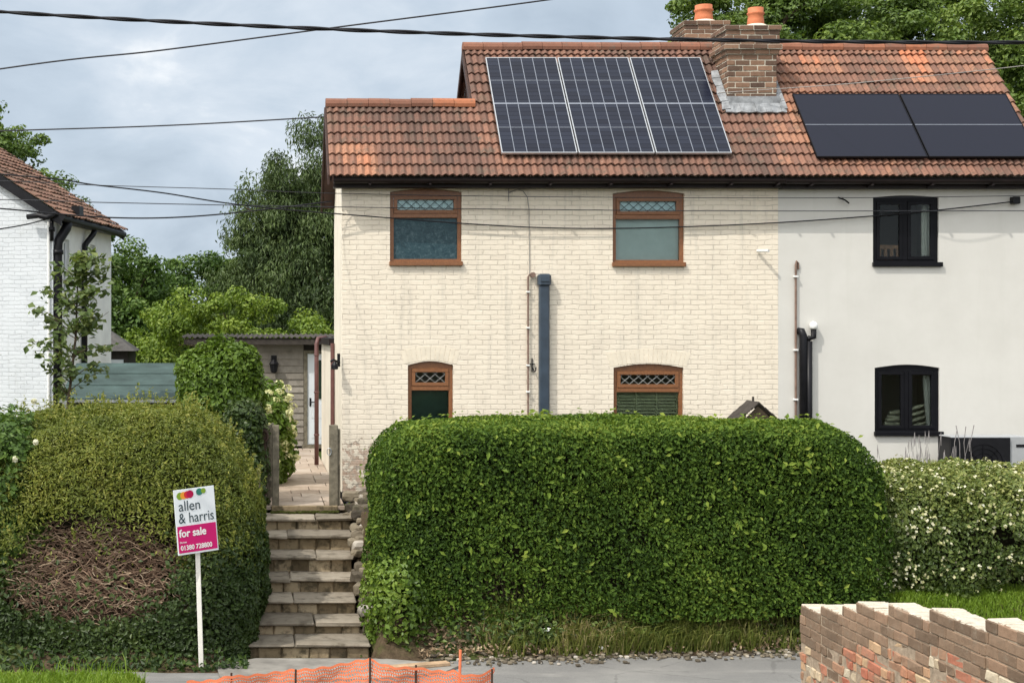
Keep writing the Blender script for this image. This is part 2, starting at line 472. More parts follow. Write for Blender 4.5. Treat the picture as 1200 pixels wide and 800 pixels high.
M['hedgeleaf'] = leafmat('privet_leaf', [(0, (.026, .054, .010)), (.4, (.070, .132, .018)), (.72, (.138, .212, .029)), (1, (.25, .31, .05))], .6, .33, .18)
M['yewleaf'] = leafmat('fine_hedge_leaf', [(0, (.045, .068, .013)), (.35, (.112, .148, .022)), (.7, (.20, .23, .036)), (1, (.31, .30, .065))], .5)
M['darkleaf'] = leafmat('dark_shrub_leaf', [(0, (.020, .038, .010)), (.5, (.050, .085, .018)), (1, (.11, .15, .032))], .45)
M['brightleaf'] = leafmat('bright_climber_leaf', [(0, (.05, .095, .012)), (.5, (.12, .20, .022)), (1, (.22, .30, .05))], .45)
M['darkleaf2'] = leafmat('weed_leaf', [(0, (.025, .05, .010)), (.5, (.07, .12, .02)), (1, (.16, .22, .04))], .5)
M['goldleaf'] = leafmat('golden_shrub_leaf', [(0, (.075, .13, .012)), (.5, (.15, .23, .022)), (1, (.26, .33, .045))], .5)
M['varleaf'] = leafmat('variegated_leaf', [(0, (.045, .08, .016)), (.45, (.12, .165, .035)), (.75, (.26, .29, .08)), (1, (.46, .45, .18))], .45)
M['blossom'] = leafmat('cream_blossom', [(0, (.40, .40, .16)), (.6, (.58, .56, .34)), (1, (.70, .69, .56))], .6, .2)
M['hydrangea'] = leafmat('hydrangea_blossom', [(0, (.48, .50, .20)), (1, (.76, .74, .48))], .6, .2)
M['treeleaf'] = leafmat('broad_tree_leaf', [(0, (.036, .075, .015)), (.5, (.085, .155, .026)), (1, (.17, .25, .045))], .5, .3)
M['oakleaf'] = leafmat('light_green_tree_leaf', [(0, (.050, .090, .020)), (.5, (.130, .205, .038)), (1, (.25, .33, .075))], .5, .35)  # lighter green than the broad tree leaf
M['conifer'] = leafmat('conifer_spray', [(0, (.036, .062, .022)), (.5, (.080, .122, .038)), (1, (.15, .20, .065))], .55, .2)
M['sapleaf'] = leafmat('sapling_leaf', [(0, (.05, .085, .018)), (.5, (.10, .15, .035)), (1, (.20, .24, .07))], .45, .35)
M['grass'] = leafmat('grass_blade', [(0, (.07, .10, .02)), (.45, (.14, .18, .03)), (.8, (.25, .26, .07)), (1, (.46, .38, .20))], .6, .35)
M['lawn'] = leafmat('lawn_blade', [(0, (.09, .16, .014)), (.6, (.17, .27, .022)), (1, (.26, .34, .05))], .55, .35)
M['dryleaf'] = leafmat('dry_litter_leaf', [(0, (.09, .06, .035)), (.6, (.25, .17, .10)), (1, (.42, .33, .21))], .8, .1)


# ------------------------------------------------------------------ foliage
def unit(v):
    return v / np.maximum(np.linalg.norm(v, axis=1, keepdims=True), 1e-9)


_W = RNG.normal(size=(12, 3)); _PH = RNG.uniform(0, 6.28, 12)


def snoise(P, s):
    a = np.zeros(len(P))
    for i in range(12):
        a += np.sin((P @ _W[i]) * s * (1 + .35 * (i % 4)) + _PH[i])
    return a / 12 * 1.7


def leaf_geo(P, Nn, size, aspect=.6, jit=.7, hang=None, hangamt=0.0, fold=.12):
    n = len(P)
    nn = unit(Nn + RNG.normal(size=(n, 3)) * jit)
    t = RNG.normal(size=(n, 3))
    if hang is not None: t = t * (1 - hangamt) + np.asarray(hang) * hangamt * 1.6
    t = unit(t - nn * np.sum(t * nn, 1, keepdims=True))
    b = np.cross(nn, t)
    l = (size * RNG.uniform(.65, 1.35, n))[:, None]; w = l * aspect
    V = np.empty((n, 4, 3))
    V[:, 0] = P - t * l * .5
    V[:, 1] = P + b * w * .5 - t * l * .05 + nn * l * fold
    V[:, 2] = P + t * l * .5
    V[:, 3] = P - b * w * .5 - t * l * .05 + nn * l * fold
    return V.reshape(-1, 3), np.arange(n * 4).reshape(n, 4)


def leaves(name, P, Nn, size, mat, parent, tint, **kw):
    V, q = leaf_geo(P, Nn, size, **kw)
    return mesh_np(name, V, q, mat, parent, tint=np.clip(tint, 0, 1))


def superbox(c, h, p, n, faces='-x+x-y+y+z', wts=None):
    """points and outward normals on a rounded box"""
    h = np.array(h, float); area = {}
    fl = [faces[i:i + 2] for i in range(0, len(faces), 2)]
    for f in fl:
        ax = 'xyz'.index(f[1]); o = [i for i in range(3) if i != ax]
        area[f] = h[o[0]] * h[o[1]] * ((wts or {}).get(f, 1.0))
    tot = sum(area.values()); out = []
    for f in fl:
        m = int(n * area[f] / tot)
        q = RNG.uniform(-1, 1, (m, 3)); ax = 'xyz'.index(f[1]); q[:, ax] = 1 if f[0] == '+' else -1
        out.append(q)
    q = np.concatenate(out)
    r = (np.abs(q) ** p).sum(1) ** (-1.0 / p)
    q = q * r[:, None]
    nn = unit(np.sign(q) * np.abs(q) ** (p - 1) / h)
    return np.array(c) + q * h, nn


def superbox_mesh(name, c, h, p, mat, parent, k=14):  # closed inner solid behind the leaves, no modelled twigs
    V = []; Fq = []
    g = np.linspace(-1, 1, k)
    for ax in range(3):
        for sg in (-1, 1):
            o = [i for i in range(3) if i != ax]
            A, B = np.meshgrid(g, g, indexing='ij')
            q = np.zeros((k * k, 3)); q[:, o[0]] = A.ravel(); q[:, o[1]] = B.ravel(); q[:, ax] = sg
            b0 = sum(len(v) for v in V)
            V.append(q)
            idx = np.arange(k * k).reshape(k, k) + b0
            f = np.stack([idx[:-1, :-1], idx[1:, :-1], idx[1:, 1:], idx[:-1, 1:]], -1).reshape(-1, 4)
            Fq.append(f)
    q = np.concatenate(V); r = (np.abs(q) ** p).sum(1) ** (-1.0 / p)
    P = np.array(c) + q * r[:, None] * np.array(h)
    P += unit(q) * (snoise(P, 3.0) * .05)[:, None]
    return mesh_np(name, P, np.concatenate(Fq), mat, parent)


def rtint(P, s, a=.55, b=.28, base=.5):
    n = len(P)
    return base + (RNG.uniform(-.5, .5, n)) * a + snoise(P, s) * b


def blades(name, P, h, w, mat, parent, tint, lean=.4, **tagkw):
    n = len(P)
    a = RNG.uniform(0, 6.283, n); d = np.stack([np.cos(a), np.sin(a), np.zeros(n)], 1)
    a2 = RNG.uniform(0, 6.283, n); s = np.stack([np.cos(a2), np.sin(a2), np.zeros(n)], 1)
    hh = (h * RNG.uniform(.5, 1.3, n))[:, None]; ln = RNG.uniform(.1, 1, n)[:, None] * lean * hh
    ww = w * RNG.uniform(.6, 1.3, n)[:, None]
    z = np.array([0, 0, 1.0])
    V = np.empty((n, 5, 3))
    V[:, 0] = P - s * ww; V[:, 1] = P + s * ww
    m = P + d * ln * .35 + z * hh * .6
    V[:, 2] = m + s * ww * .7; V[:, 3] = m - s * ww * .7
    V[:, 4] = P + d * ln + z * hh * (1 - .25 * lean)
    i = np.arange(n)[:, None] * 5
    return mesh_np(name, V.reshape(-1, 3), [i + np.array([[0, 1, 2, 3]]), i + np.array([[3, 2, 4]])], mat, parent,
                   tint=np.clip(np.concatenate([tint, tint]), 0, 1), org=None if parent else (0, 0, 0))


def tree(name, label, cat, base, ells, nclump, lpc, lsize, mat, trunk_r=.2, clump_r=.8, squash=.65, group=None, hang=0.0,
         aspect=.6, jit=.7, surf=.35, seed=1, tb=.5, flat=0.0):
    """ells: list of crown ellipsoids (x,y,z,rx,ry,rz) ; clumps of leaves through their volume"""
    rg = np.random.default_rng(seed)
    base = Vector(base)
    t = thing(name, label, cat, base, group)
    vol = np.array([e[3] * e[4] * e[5] for e in ells]); vol = vol / vol.sum()
    C = []; Cr = []
    for e, v in zip(ells, vol):
        m = max(3, int(nclump * v))
        d = unit(rg.normal(size=(m, 3))); r = rg.uniform(surf, 1.0, m) ** .5
        C.append(np.array(e[:3]) + d * r[:, None] * np.array(e[3:6]))
    C = np.concatenate(C)
    cr = clump_r * rg.uniform(.55, 1.3, len(C))
    # limbs
    mb = MB(); top = np.mean([e[:3] for e in ells], axis=0)
    tp = [base, base.lerp(Vector(top), .3) + Vector(rg.normal(size=3) * .12), base.lerp(Vector(top), .65) + Vector(rg.normal(size=3) * .2), Vector(top)]
    mb.tube(tp, [trunk_r, trunk_r * .8, trunk_r * .55, trunk_r * .25], 9)
    for k in rg.choice(len(C), min(26, len(C)), replace=False):
        f = rg.uniform(.3, .9); p0 = tp[1].lerp(tp[3], f); p1 = Vector(C[k])
        mid = p0.lerp(p1, .5) + Vector(rg.normal(size=3) * .15) + Vector((0, 0, .15 * (p1 - p0).length))
        mb.tube([p0, mid, p1], [trunk_r * .35, trunk_r * .2, trunk_r * .05], 5)
    mb.build('trunk', M['bark'], t, smooth=True)
    nl = len(C) * lpc
    ci = np.repeat(np.arange(len(C)), lpc)
    d = unit(rg.normal(size=(nl, 3)))
    rr = rg.uniform(.25, 1.0, nl) ** .6
    off = d * (rr * cr[ci])[:, None]; off[:, 2] *= squash
    if hang: off[:, 2] -= np.abs(rg.normal(size=nl)) * cr[ci] * hang
    P = C[ci] + off
    nrm = d * np.array([1, 1, 1.3]) + np.array([0, 0, .5 + flat])
    ti = tb + rg.uniform(-.3, .3, nl) + (rg.uniform(-.22, .22, len(C)))[ci]
    leaves('crown', P, nrm, lsize, mat, t, ti, aspect=aspect, jit=jit, hang=(0, 0, -1), hangamt=.75 if hang else .25)
    return t


# ------------------------------------------------------------------ world, sun, camera
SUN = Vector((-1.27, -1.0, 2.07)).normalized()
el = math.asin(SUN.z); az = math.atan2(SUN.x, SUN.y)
w = bpy.data.worlds.new('World'); scene.world = w; w.use_nodes = True
nt = w.node_tree; nt.nodes.clear()
wo = nt.nodes.new('ShaderNodeOutputWorld'); bg = nt.nodes.new('ShaderNodeBackground'); nt.links.new(bg.outputs[0], wo.inputs[0])
sky = nt.nodes.new('ShaderNodeTexSky'); sky.sky_type = 'NISHITA'; sky.sun_disc = False
sky.sun_elevation = el; sky.sun_rotation = az
sky.air_density = 1.0; sky.dust_density = 2.0; sky.ozone_density = 1.5
tc = nt.nodes.new('ShaderNodeTexCoord'); sp = nt.nodes.new('ShaderNodeSeparateXYZ'); nt.links.new(tc.outputs['Generated'], sp.inputs[0])


def wm(op, a, b):
    m = nt.nodes.new('ShaderNodeMath'); m.operation = op
    for i, x in enumerate((a, b)):
        if isinstance(x, (int, float)): m.inputs[i].default_value = x
        else: nt.links.new(x, m.inputs[i])
    return m.outputs[0]


zz = wm('MAXIMUM', wm('ADD', sp.outputs[2], .42), .05)
cb = nt.nodes.new('ShaderNodeCombineXYZ')
nt.links.new(wm('DIVIDE', sp.outputs[0], zz), cb.inputs[0]); nt.links.new(wm('DIVIDE', sp.outputs[1], zz), cb.inputs[1])


def wnoise(scale, detail, rough, dist):
    a = nt.nodes.new('ShaderNodeTexNoise'); nt.links.new(cb.outputs[0], a.inputs['Vector'])
    a.inputs['Scale'].default_value = scale; a.inputs['Detail'].default_value = detail
    a.inputs['Roughness'].default_value = rough; a.inputs['Distortion'].default_value = dist
    return a.outputs['Fac']


def wramp(fac, stops):
    r = nt.nodes.new('ShaderNodeValToRGB'); e = r.color_ramp.elements
    while len(e) < len(stops): e.new(.5)
    for x, (p, c) in zip(e, stops): x.position = p; x.color = (*c, 1)
    nt.links.new(fac, r.inputs[0]); return r.outputs[0]


cov = wramp(wnoise(1.6, 6, .55, .4), [(.30, (.8,) * 3), (.62, (1,) * 3)])
shade = wramp(wnoise(4.2, 8, .56, .35), [(.28, (4.2, 5.0, 5.9)), (.46, (5.2, 6.05, 7.0)), (.60, (6.4, 7.1, 7.9)), (.72, (8.7, 9.0, 9.3))])
mx = nt.nodes.new('ShaderNodeMix'); mx.data_type = 'RGBA'
nt.links.new(cov, mx.inputs[0]); nt.links.new(sky.outputs[0], mx.inputs[6]); nt.links.new(shade, mx.inputs[7])
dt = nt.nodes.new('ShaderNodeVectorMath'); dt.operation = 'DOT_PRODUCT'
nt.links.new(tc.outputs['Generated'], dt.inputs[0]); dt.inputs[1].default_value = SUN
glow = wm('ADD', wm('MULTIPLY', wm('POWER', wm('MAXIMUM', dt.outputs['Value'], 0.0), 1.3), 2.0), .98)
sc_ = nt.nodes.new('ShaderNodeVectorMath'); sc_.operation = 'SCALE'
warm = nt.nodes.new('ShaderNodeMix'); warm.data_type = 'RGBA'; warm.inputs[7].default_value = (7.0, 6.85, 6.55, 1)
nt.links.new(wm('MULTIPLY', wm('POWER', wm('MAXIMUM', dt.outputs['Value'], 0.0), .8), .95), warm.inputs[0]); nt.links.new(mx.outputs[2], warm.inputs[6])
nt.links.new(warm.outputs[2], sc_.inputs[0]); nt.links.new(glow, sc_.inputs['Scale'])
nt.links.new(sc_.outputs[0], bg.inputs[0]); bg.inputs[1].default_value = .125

sl = bpy.data.lights.new('sun', 'SUN'); sl.energy = 3.2; sl.angle = R(.53); sl.color = (1.0, .95, .87)
so = bpy.data.objects.new('sun', sl); COL.objects.link(so)
so.rotation_euler = SUN.to_track_quat('Z', 'Y').to_euler()

cam = bpy.data.cameras.new('camera'); co = bpy.data.objects.new('camera', cam); COL.objects.link(co)
co.location = (0, 0, CH); co.rotation_euler = (R(90), 0, 0)
cam.sensor_width = 36; cam.lens = 36 * F / 1200; cam.shift_x = .25; cam.shift_y = -10 / 1200
cam.clip_end = 3000; scene.camera = co
vs = scene.view_settings; vs.view_transform = 'Standard'; vs.look = 'None'; vs.gamma = 1; vs.exposure = -.08
scene.render.resolution_x = 1024; scene.render.resolution_y = 682

PATH = 1.33


def edge(X):
    X = np.asarray(X, float)
    return 16.35 + .60 * np.clip((X + .2) / 2.6, 0, 1) + .11 * np.clip(X - 3, 0, 5)


def sstep(x): x = np.clip(x, 0, 1); return x * x * (3 - 2 * x)


def ground_z(X, Y):
    X = np.asarray(X, float); Y = np.asarray(Y, float)
    e = edge(X) + .05 - .75 * np.clip((X - 7.0) / .9, 0, 1)
    bank = .62 * sstep((Y - e) / .9) + (PATH - .62) * sstep((Y - e - .9) / 1.6)
    st = (X > -.02 - .34 * np.clip((18.1 - Y) / .9, 0, 1)) & (X < 1.42) & (Y < 21.2)
    ramp = np.clip((Y - 17.0) / 3.9, 0, 1) * PATH - .28
    bank = np.where(st, np.minimum(bank, np.maximum(ramp, -.03 * (Y > 17.2))), bank)
    bank = np.where(st & (Y < 17.1), 0, bank)
    bank = np.where((X > -.6) & (X < 1.5) & (Y > 20.9) & (Y < 31.8), np.minimum(bank, PATH - .09), bank)
    near = 1.29 * sstep((12.0 - Y) / 1.3) * sstep((-.15 - X) / .8) + 1.0 * sstep((8 - Y) / 3.0) * sstep((3 - X) / 2) * .0
    near = near + .9 * sstep((6 - Y) / 4.0)
    g = np.where(Y > 14.5, bank, near)
    return g


# ground: one sheet out to the horizon
xs = np.concatenate([[-900, -300, -100, -40, -20, -12], np.arange(-8, 14.01, .12), [18, 26, 45, 100, 300, 900]])
ys = np.concatenate([[-300, -80, -30, -10, -2], np.arange(2, 24.01, .12), [26, 30, 40, 60, 100, 250, 1500]])
GX, GY = np.meshgrid(xs, ys, indexing='ij')
GZ = ground_z(GX, GY)
Pn = np.stack([GX.ravel(), GY.ravel(), np.zeros(GX.size)], 1)
GZ = GZ + ((snoise(Pn, 3) * .025 * ((GZ.ravel() > .05))).reshape(GZ.shape))
idx = np.arange(GX.size).reshape(GX.shape)
Fg = np.stack([idx[:-1, :-1], idx[1:, :-1], idx[1:, 1:], idx[:-1, 1:]], -1).reshape(-1, 4)
g = mesh_np('ground', np.stack([GX.ravel(), GY.ravel(), GZ.ravel()], 1), Fg, M['ground'], smooth=True)
tag(g, kind='structure')
# road with a slightly ragged far edge
rx = np.concatenate([[-120, -60, -30], np.arange(-12, 20, .25), [30, 60, 120]])
far = edge(rx) + .03 * np.sin(rx * 3.1) + .02 * np.sin(rx * 7.7)
V = np.concatenate([np.stack([rx, np.full_like(rx, 12.6), np.full_like(rx, .005)], 1), np.stack([rx, far, np.full_like(rx, .005)], 1)])
k = len(rx); fr = np.stack([np.arange(k - 1), np.arange(1, k), np.arange(1, k) + k, np.arange(k - 1) + k], 1)
tag(mesh_np('road', V, fr, M['asphalt']), kind='structure')
# concrete apron in front of the steps
mb = MB()
pts = [(-.40, 16.05), (.3, 15.9), (1.3, 15.95), (2.1, 16.25), (2.35, 16.62), (1.5, 16.93), (.0, 16.95), (-.45, 16.6)]
mb.add([(x, y, -.03) for x, y in pts] + [(x, y, .035) for x, y in pts], [tuple(range(8, 16))] + [(i, (i + 1) % 8, 8 + (i + 1) % 8, 8 + i) for i in range(8)])
tag(mb.build('pavement', M['concrete']), kind='structure')
# paved path up to the shed
mb = MB(); y = 20.98
while y < 31.4:
    d = random.choice((.45, .6, .6)); x = -.35
    while x < 1.28:
        wd = random.choice((.45, .6, .9)); x2 = min(x + wd, 1.29)
        if x2 - x > .08:
            mb.chbox(x + .006, x2 - .006, y + .006, min(y + d, 31.45) - .006, PATH - .06, PATH + random.uniform(0, .006), .004, random.random())
        x += wd
    y += d
tag(mb.build('path', M['paving']), kind='structure')

# ------------------------------------------------------------------ the pair of houses
YF = 22.0
SL = 1.11; EY = 21.75; EZ = 6.17                 # roof slope, eave line
CS = 1 / math.hypot(1, SL)
RLY, RHY = 22.87, 23.85                          # low and high ridge
X0, XH, XP, X1 = 1.307, 3.417, 7.92, 11.97        # gable, start of the high roof, party line, far verge


def roof_z(Y): return EZ + SL * (Y - EY)


def tiles(mb, O, u, s, width, length, gauge=.245, roll=.105, tint=lambda a, b: .5, jit=.004, rise=.034, lift=.042, seed=3):
    """interlocking roll tiles: O lower corner, u along the eave, s up the slope"""
    rg = random.Random(seed)
    O = Vector(O); u = Vector(u).normalized(); s = Vector(s).normalized(); nn = u.cross(s).normalized()
    nr = max(1, round(width / roll)); roll = width / nr
    nc = math.ceil(length / gauge - .02)
    off = (0, .18, .36, .5, .64, .82)
    prof = [(0.5 + .5 * math.cos(2 * math.pi * (q - .5))) ** .8 * rise for q in off]
    for j in range(nc):
        a0 = j * gauge - .02; a1 = min((j + 1) * gauge + .015, length)
        for i in range(nr):
            jj = rg.uniform(-jit, jit); ja = rg.uniform(-.008, .008)
            t = min(1, max(0, tint((i + .5) * roll, a0) + rg.uniform(-.15, .15)))
            V = []
            ks = list(zip(off, prof)) + [(1.0, prof[0])]
            for q, h in ks: V.append(O + u * ((i + q) * roll) + s * (a0 + ja) + nn * (h + lift + jj - .022))
            for q, h in ks: V.append(O + u * ((i + q) * roll) + s * (a0 + ja) + nn * (h + lift + jj))
            for q, h in ks: V.append(O + u * ((i + q) * roll) + s * a1 + nn * (h + .004))
            m = len(ks); fs = []
            for k in range(m - 1):
                fs.append((k, k + 1, m + k + 1, m + k)); fs.append((m + k, m + k + 1, 2 * m + k + 1, 2 * m + k))
            if i == 0: fs.append((0, m, 2 * m))
            if i == nr - 1: fs.append((m - 1, 3 * m - 1, 2 * m - 1))
            mb.add(V, fs, t)


def ridge_caps(mb, p, q, r=.13, seg=.33, tint=lambda a: .5, seed=5):
    rg = random.Random(seed); p = Vector(p); q = Vector(q); d = (q - p); L = d.length; d.normalize()
    n = max(1, round(L / seg)); side = Vector((-d.y, d.x, 0)).normalized(); up = Vector((0, 0, 1))
    for i in range(n):
        a = p + d * (L * i / n); b = p + d * (L * (i + 1) / n - .006); dz = up * rg.uniform(-.006, .006)
        V = []
        for c, rr in ((a, r), (b, r * .96)):
            for k in range(9):
                an = math.pi * (-.12 + 1.24 * k / 8); V.append(c + dz + side * math.cos(an) * rr + up * (math.sin(an) * rr * .85))
        V += [a + dz, b + dz]
        mb.add(V, [(k, k + 1, 9 + k + 1, 9 + k) for k in range(8)] + [(k + 1, k, 18) for k in range(8)] + [(9 + k, 10 + k, 19) for k in range(8)],
               min(1, max(0, tint((i + .5) / n) + rg.uniform(-.18, .18))))


def arch_rect(x0, x1, z0, z1, rise=.05, k=8):
    pts = [(x0, z0), (x1, z0)]
    for i in range(k + 1):
        t = 1 - i / k; pts.append((x0 + (x1 - x0) * t, z1 - rise + rise * math.sin(math.pi * t)))
    return pts


def px_rect(a, b, t, bt, Y=YF):
    p = at(a, bt, Y); q = at(b, t, Y)
    return p.x, q.x, p.z, q.z


cottage = thing('cottage', 'cream painted brick cottage with brown leaded windows and stepped clay tile roof', 'house', (4.6, 22, PATH))
house = thing('rendered_house', 'pale grey rendered house with black windows, attached to the cream brick cottage', 'house', (9.9, 22, PATH))

W_UL = px_rect(457, 541, 221, 308); W_UR = px_rect(718, 802, 223, 309)
W_LL = px_rect(478, 531, 423, 522); W_LR = px_rect(719, 801, 426, 522)
H_U = px_rect(1023, 1100, 229, 309); H_L = px_rect(1025, 1101, 427, 507)
ftop = 6.36
xz = lambda y0: (lambda u, v, w: Vector((u, y0 + w, v)))
hole = lambda W, r=.05: arch_rect(W[0], W[1], W[2], W[3], r)[::-1]
extrude_poly('front_wall', [(X0, 1.40), (XP - .001, 1.40), (XP - .001, ftop), (X0, ftop)],
             [hole(W_UL), hole(W_UR), hole(W_LL, .06), hole(W_LR, .06)], .25, xz(YF), M['cream'], cottage)
extrude_poly('front_wall', [(XP, 1.2), (X1 - .12, 1.2), (X1 - .12, ftop), (XP, ftop)], [hole(H_U, .03), hole(H_L, .05)], .25, xz(YF), M['render'], house)
# gable of the low end, tall gable above it, backs
yz = lambda x0: (lambda u, v, w: Vector((x0 + w, u, v)))
extrude_poly('gable_wall', [(22.0, 1.40), (24.18, 1.40), (24.18, roof_z(2 * RLY - 24.18) - .05), (RLY, roof_z(RLY) - .05), (22.002, roof_z(22.0) - .05)],
             [], .2, yz(X0 - .004), M['cream_plain'], cottage)
mb = MB(); mb.box(X0 + .2, XH + .3, 24.0, 24.2, 1.3, 5.9); mb.box(XH + .3, XP - .002, 25.6, 25.8, 1.3, 6.3)
mb.build('rear_wall', M['cream_plain'], cottage)
extrude_poly('gable_wall', [(22.26, 1.3), (25.55, 1.3), (25.55, roof_z(2 * RHY - 25.55) - .06), (RHY, roof_z(RHY) - .06), (22.26, roof_z(22.26) - .06)],
             [], .2, yz(XH + .10), M['barge'], cottage)
mb = MB(); mb.box(XP + .002, X1 - .12, 25.6, 25.8, 1.3, 6.3); mb.build('rear_wall', M['render'], house)
extrude_poly('gable_wall', [(22.26, 1.2), (25.58, 1.2), (25.58, roof_z(2 * RHY - 25.58) - .06), (RHY, roof_z(RHY) - .06), (22.26, roof_z(22.26) - .06)],
             [], .2, yz(X1 - .32), M['render'], house)
mb = MB(); mb.box(X0 + .3, XP - .05, 22.3, 25.5, 3.72, 3.86); mb.build('upper_floor', M['barge'], cottage)
mb = MB(); mb.box(XP + .05, X1 - .4, 22.3, 25.5, 3.72, 3.86); mb.build('upper_floor', M['barge'], house)
mb = MB(); mb.box(XP - .10, XP + .10, 22.27, 25.58, 1.3, 6.3); mb.build('party_wall', M['barge'], house)
# rear lean-to carrying on from the gable, white
mb = MB(); mb.box(X0 - .01, X0 + 1.2, 24.22, 28.7, 1.30, 3.62)
mb.build('rear_extension', M['cream_plain'], cottage)
mb = MB(); mb.box(X0 - .09, X0 + 1.3, 24.22, 28.85, 3.625, 3.74)
mb.build('extension_roof', M['blackpaint'], cottage)

# roofs
T1 = lambda a, b: .36 + .10 * math.sin(a * 2.1 + b) + (.28 if (a < .75 and b < .6) else 0) - .12 * (b > 1.2) * math.sin(a * 1.7)
mb = MB(); S = Vector((0, 1, SL)); U = Vector((1, 0, 0))
llow = (RLY - EY) / CS; lhigh = (RHY - EY) / CS
wl = round((XH - 1.115) / .105) * .105; xl = XH - wl
tiles(mb, (xl, EY, EZ), U, S, wl, llow, tint=T1, seed=3)
T2 = lambda a, b: .38 + .10 * math.sin(a * 1.3 + b * 2) + .08 * math.sin(a * 4.1)
tiles(mb, (XH, EY, EZ), U, S, XP - XH, lhigh, tint=T2, seed=4)
# back slopes
tiles(mb, (XH, 2 * RLY - EY + .1, EZ - .11), (-1, 0, 0), (0, -1, SL), wl, llow + .14, tint=T1, seed=6)
tiles(mb, (XP, 2 * RHY - EY, EZ), (-1, 0, 0), (0, -1, SL), XP - XH, lhigh, tint=T2, seed=7)
croof = mb.build('roof', M['tile'], cottage)
mb = MB()
ridge_caps(mb, (xl - .01, RLY, roof_z(RLY) + .0), (XH + .03, RLY, roof_z(RLY) + .0), tint=lambda t: .95 if t > .72 else .32)
mb.build('ridge_tiles', M['ridge'], croof); mb = MB()
ridge_caps(mb, (XH - .02, RHY, roof_z(RHY)), (XP, RHY, roof_z(RHY)), tint=lambda t: .45, seed=8)
mb.build('ridge_tiles', M['ridge'], croof)
mb = MB()
def T3(a, b):
    t = .60 + .12 * math.sin(a * 1.1 + b) + .08 * math.sin(b * 5)
    if 2.55 < a < 3.05 and b > 2.0: t += .38
    if .9 < a < 1.6 and 2.3 < b < 2.8: t += .22
    return t - .16 * (b < .5)
tiles(mb, (XP, EY, EZ), U, S, X1 - XP, lhigh, tint=T3, seed=9)
tiles(mb, (X1, 2 * RHY - EY, EZ), (-1, 0, 0), (0, -1, SL), X1 - XP, lhigh, tint=T3, seed=10)
hroof = mb.build('roof', M['tile'], house)
mb = MB(); ridge_caps(mb, (XP + .004, RHY, roof_z(RHY)), (X1 + .02, RHY, roof_z(RHY) - .02), tint=lambda t: .62, seed=11)
mb.build('ridge_tiles', M['ridge'], hroof)


def verge(mb, x, ya, yb, fz, th=.03, dep=.17, below=.03):
    P = []
    for y in (ya, yb):
        z = fz(y) - below
        P += [(x - th, y, z - dep), (x, y, z - dep), (x, y, z), (x - th, y, z)]
    mb.add(P, [(0, 1, 2, 3), (7, 6, 5, 4), (0, 4, 5, 1), (1, 5, 6, 2), (2, 6, 7, 3), (3, 7, 4, 0)])


mb = MB()
fr_ = lambda y: roof_z(y); bl = lambda y: roof_z(2 * RLY - y); bh = lambda y: roof_z(2 * RHY - y)
for ar in ((xl - .003, EY + .06, RLY - .002, fr_), (xl - .003, RLY + .002, 2 * RLY - EY + .15, bl), (XH - .003, RLY + .1, RHY - .002, fr_), (XH - .003, RHY + .002, 2 * RHY - EY, bh)):
    mb = MB(); verge(mb, *ar, dep=.15); mb.build('bargeboard', M['barge'], cottage)
# soffit boards under the verge overhang
mb = MB(); verge(mb, X0 - .006, EY + .1, RLY - .002, fr_, th=.185, dep=.02, below=.15); mb.build('verge_soffit', M['barge'], cottage)
mb = MB(); verge(mb, X0 - .006, RLY + .002, 2 * RLY - EY + .1, bl, th=.185, dep=.02, below=.15); mb.build('verge_soffit', M['barge'], cottage)


def gutter(par, xa, xb, z, brackets):
    mb = MB(); V = []; n = 9; r = .062; yc = EY - .045
    for x in (xa, xb):
        for rr in (r, r - .008):
            for k in range(n):
                a = math.pi + math.pi * k / (n - 1); V.append((x, yc + rr * math.cos(a), z + rr * math.sin(a)))
    fs = []
    for k in range(n - 1):
        fs += [(k, k + 1, 2 * n + k + 1, 2 * n + k), (n + k + 1, n + k, 3 * n + k, 3 * n + k + 1), (k + 1, k, n + k, n + k + 1), (2 * n + k, 2 * n + k + 1, 3 * n + k + 1, 3 * n + k)]
    fs += [(0, 2 * n, 3 * n, n), (n - 1, 2 * n - 1, 4 * n - 1, 3 * n - 1)]
    mb.add(V, fs)
    for x in brackets:
        mb.box(x - .016, x + .016, yc - .072, yc + .075, z - .085, z - .064); mb.box(x - .016, x + .016, yc + .077, yc + .1, z - .12, z + .02)
    mb.build('gutter', M['blackpaint'], par)
    mb = MB(); mb.box(xa, xb, EY + .058, EY + .083, z - .11, z + .05); mb.box(xa, xb, EY + .085, YF - .003, z - .112, z - .095); mb.build('fascia', M['blackpaint'], par)


gutter(cottage, xl + .06, XP - .004, EZ - .045, [1.7, 2.6, 3.5, 4.4, 5.3, 6.2, 7.1, 7.8])
gutter(house, XP + .004, X1 + .0, EZ - .055, [8.3, 9.2, 10.1, 11, 11.8])


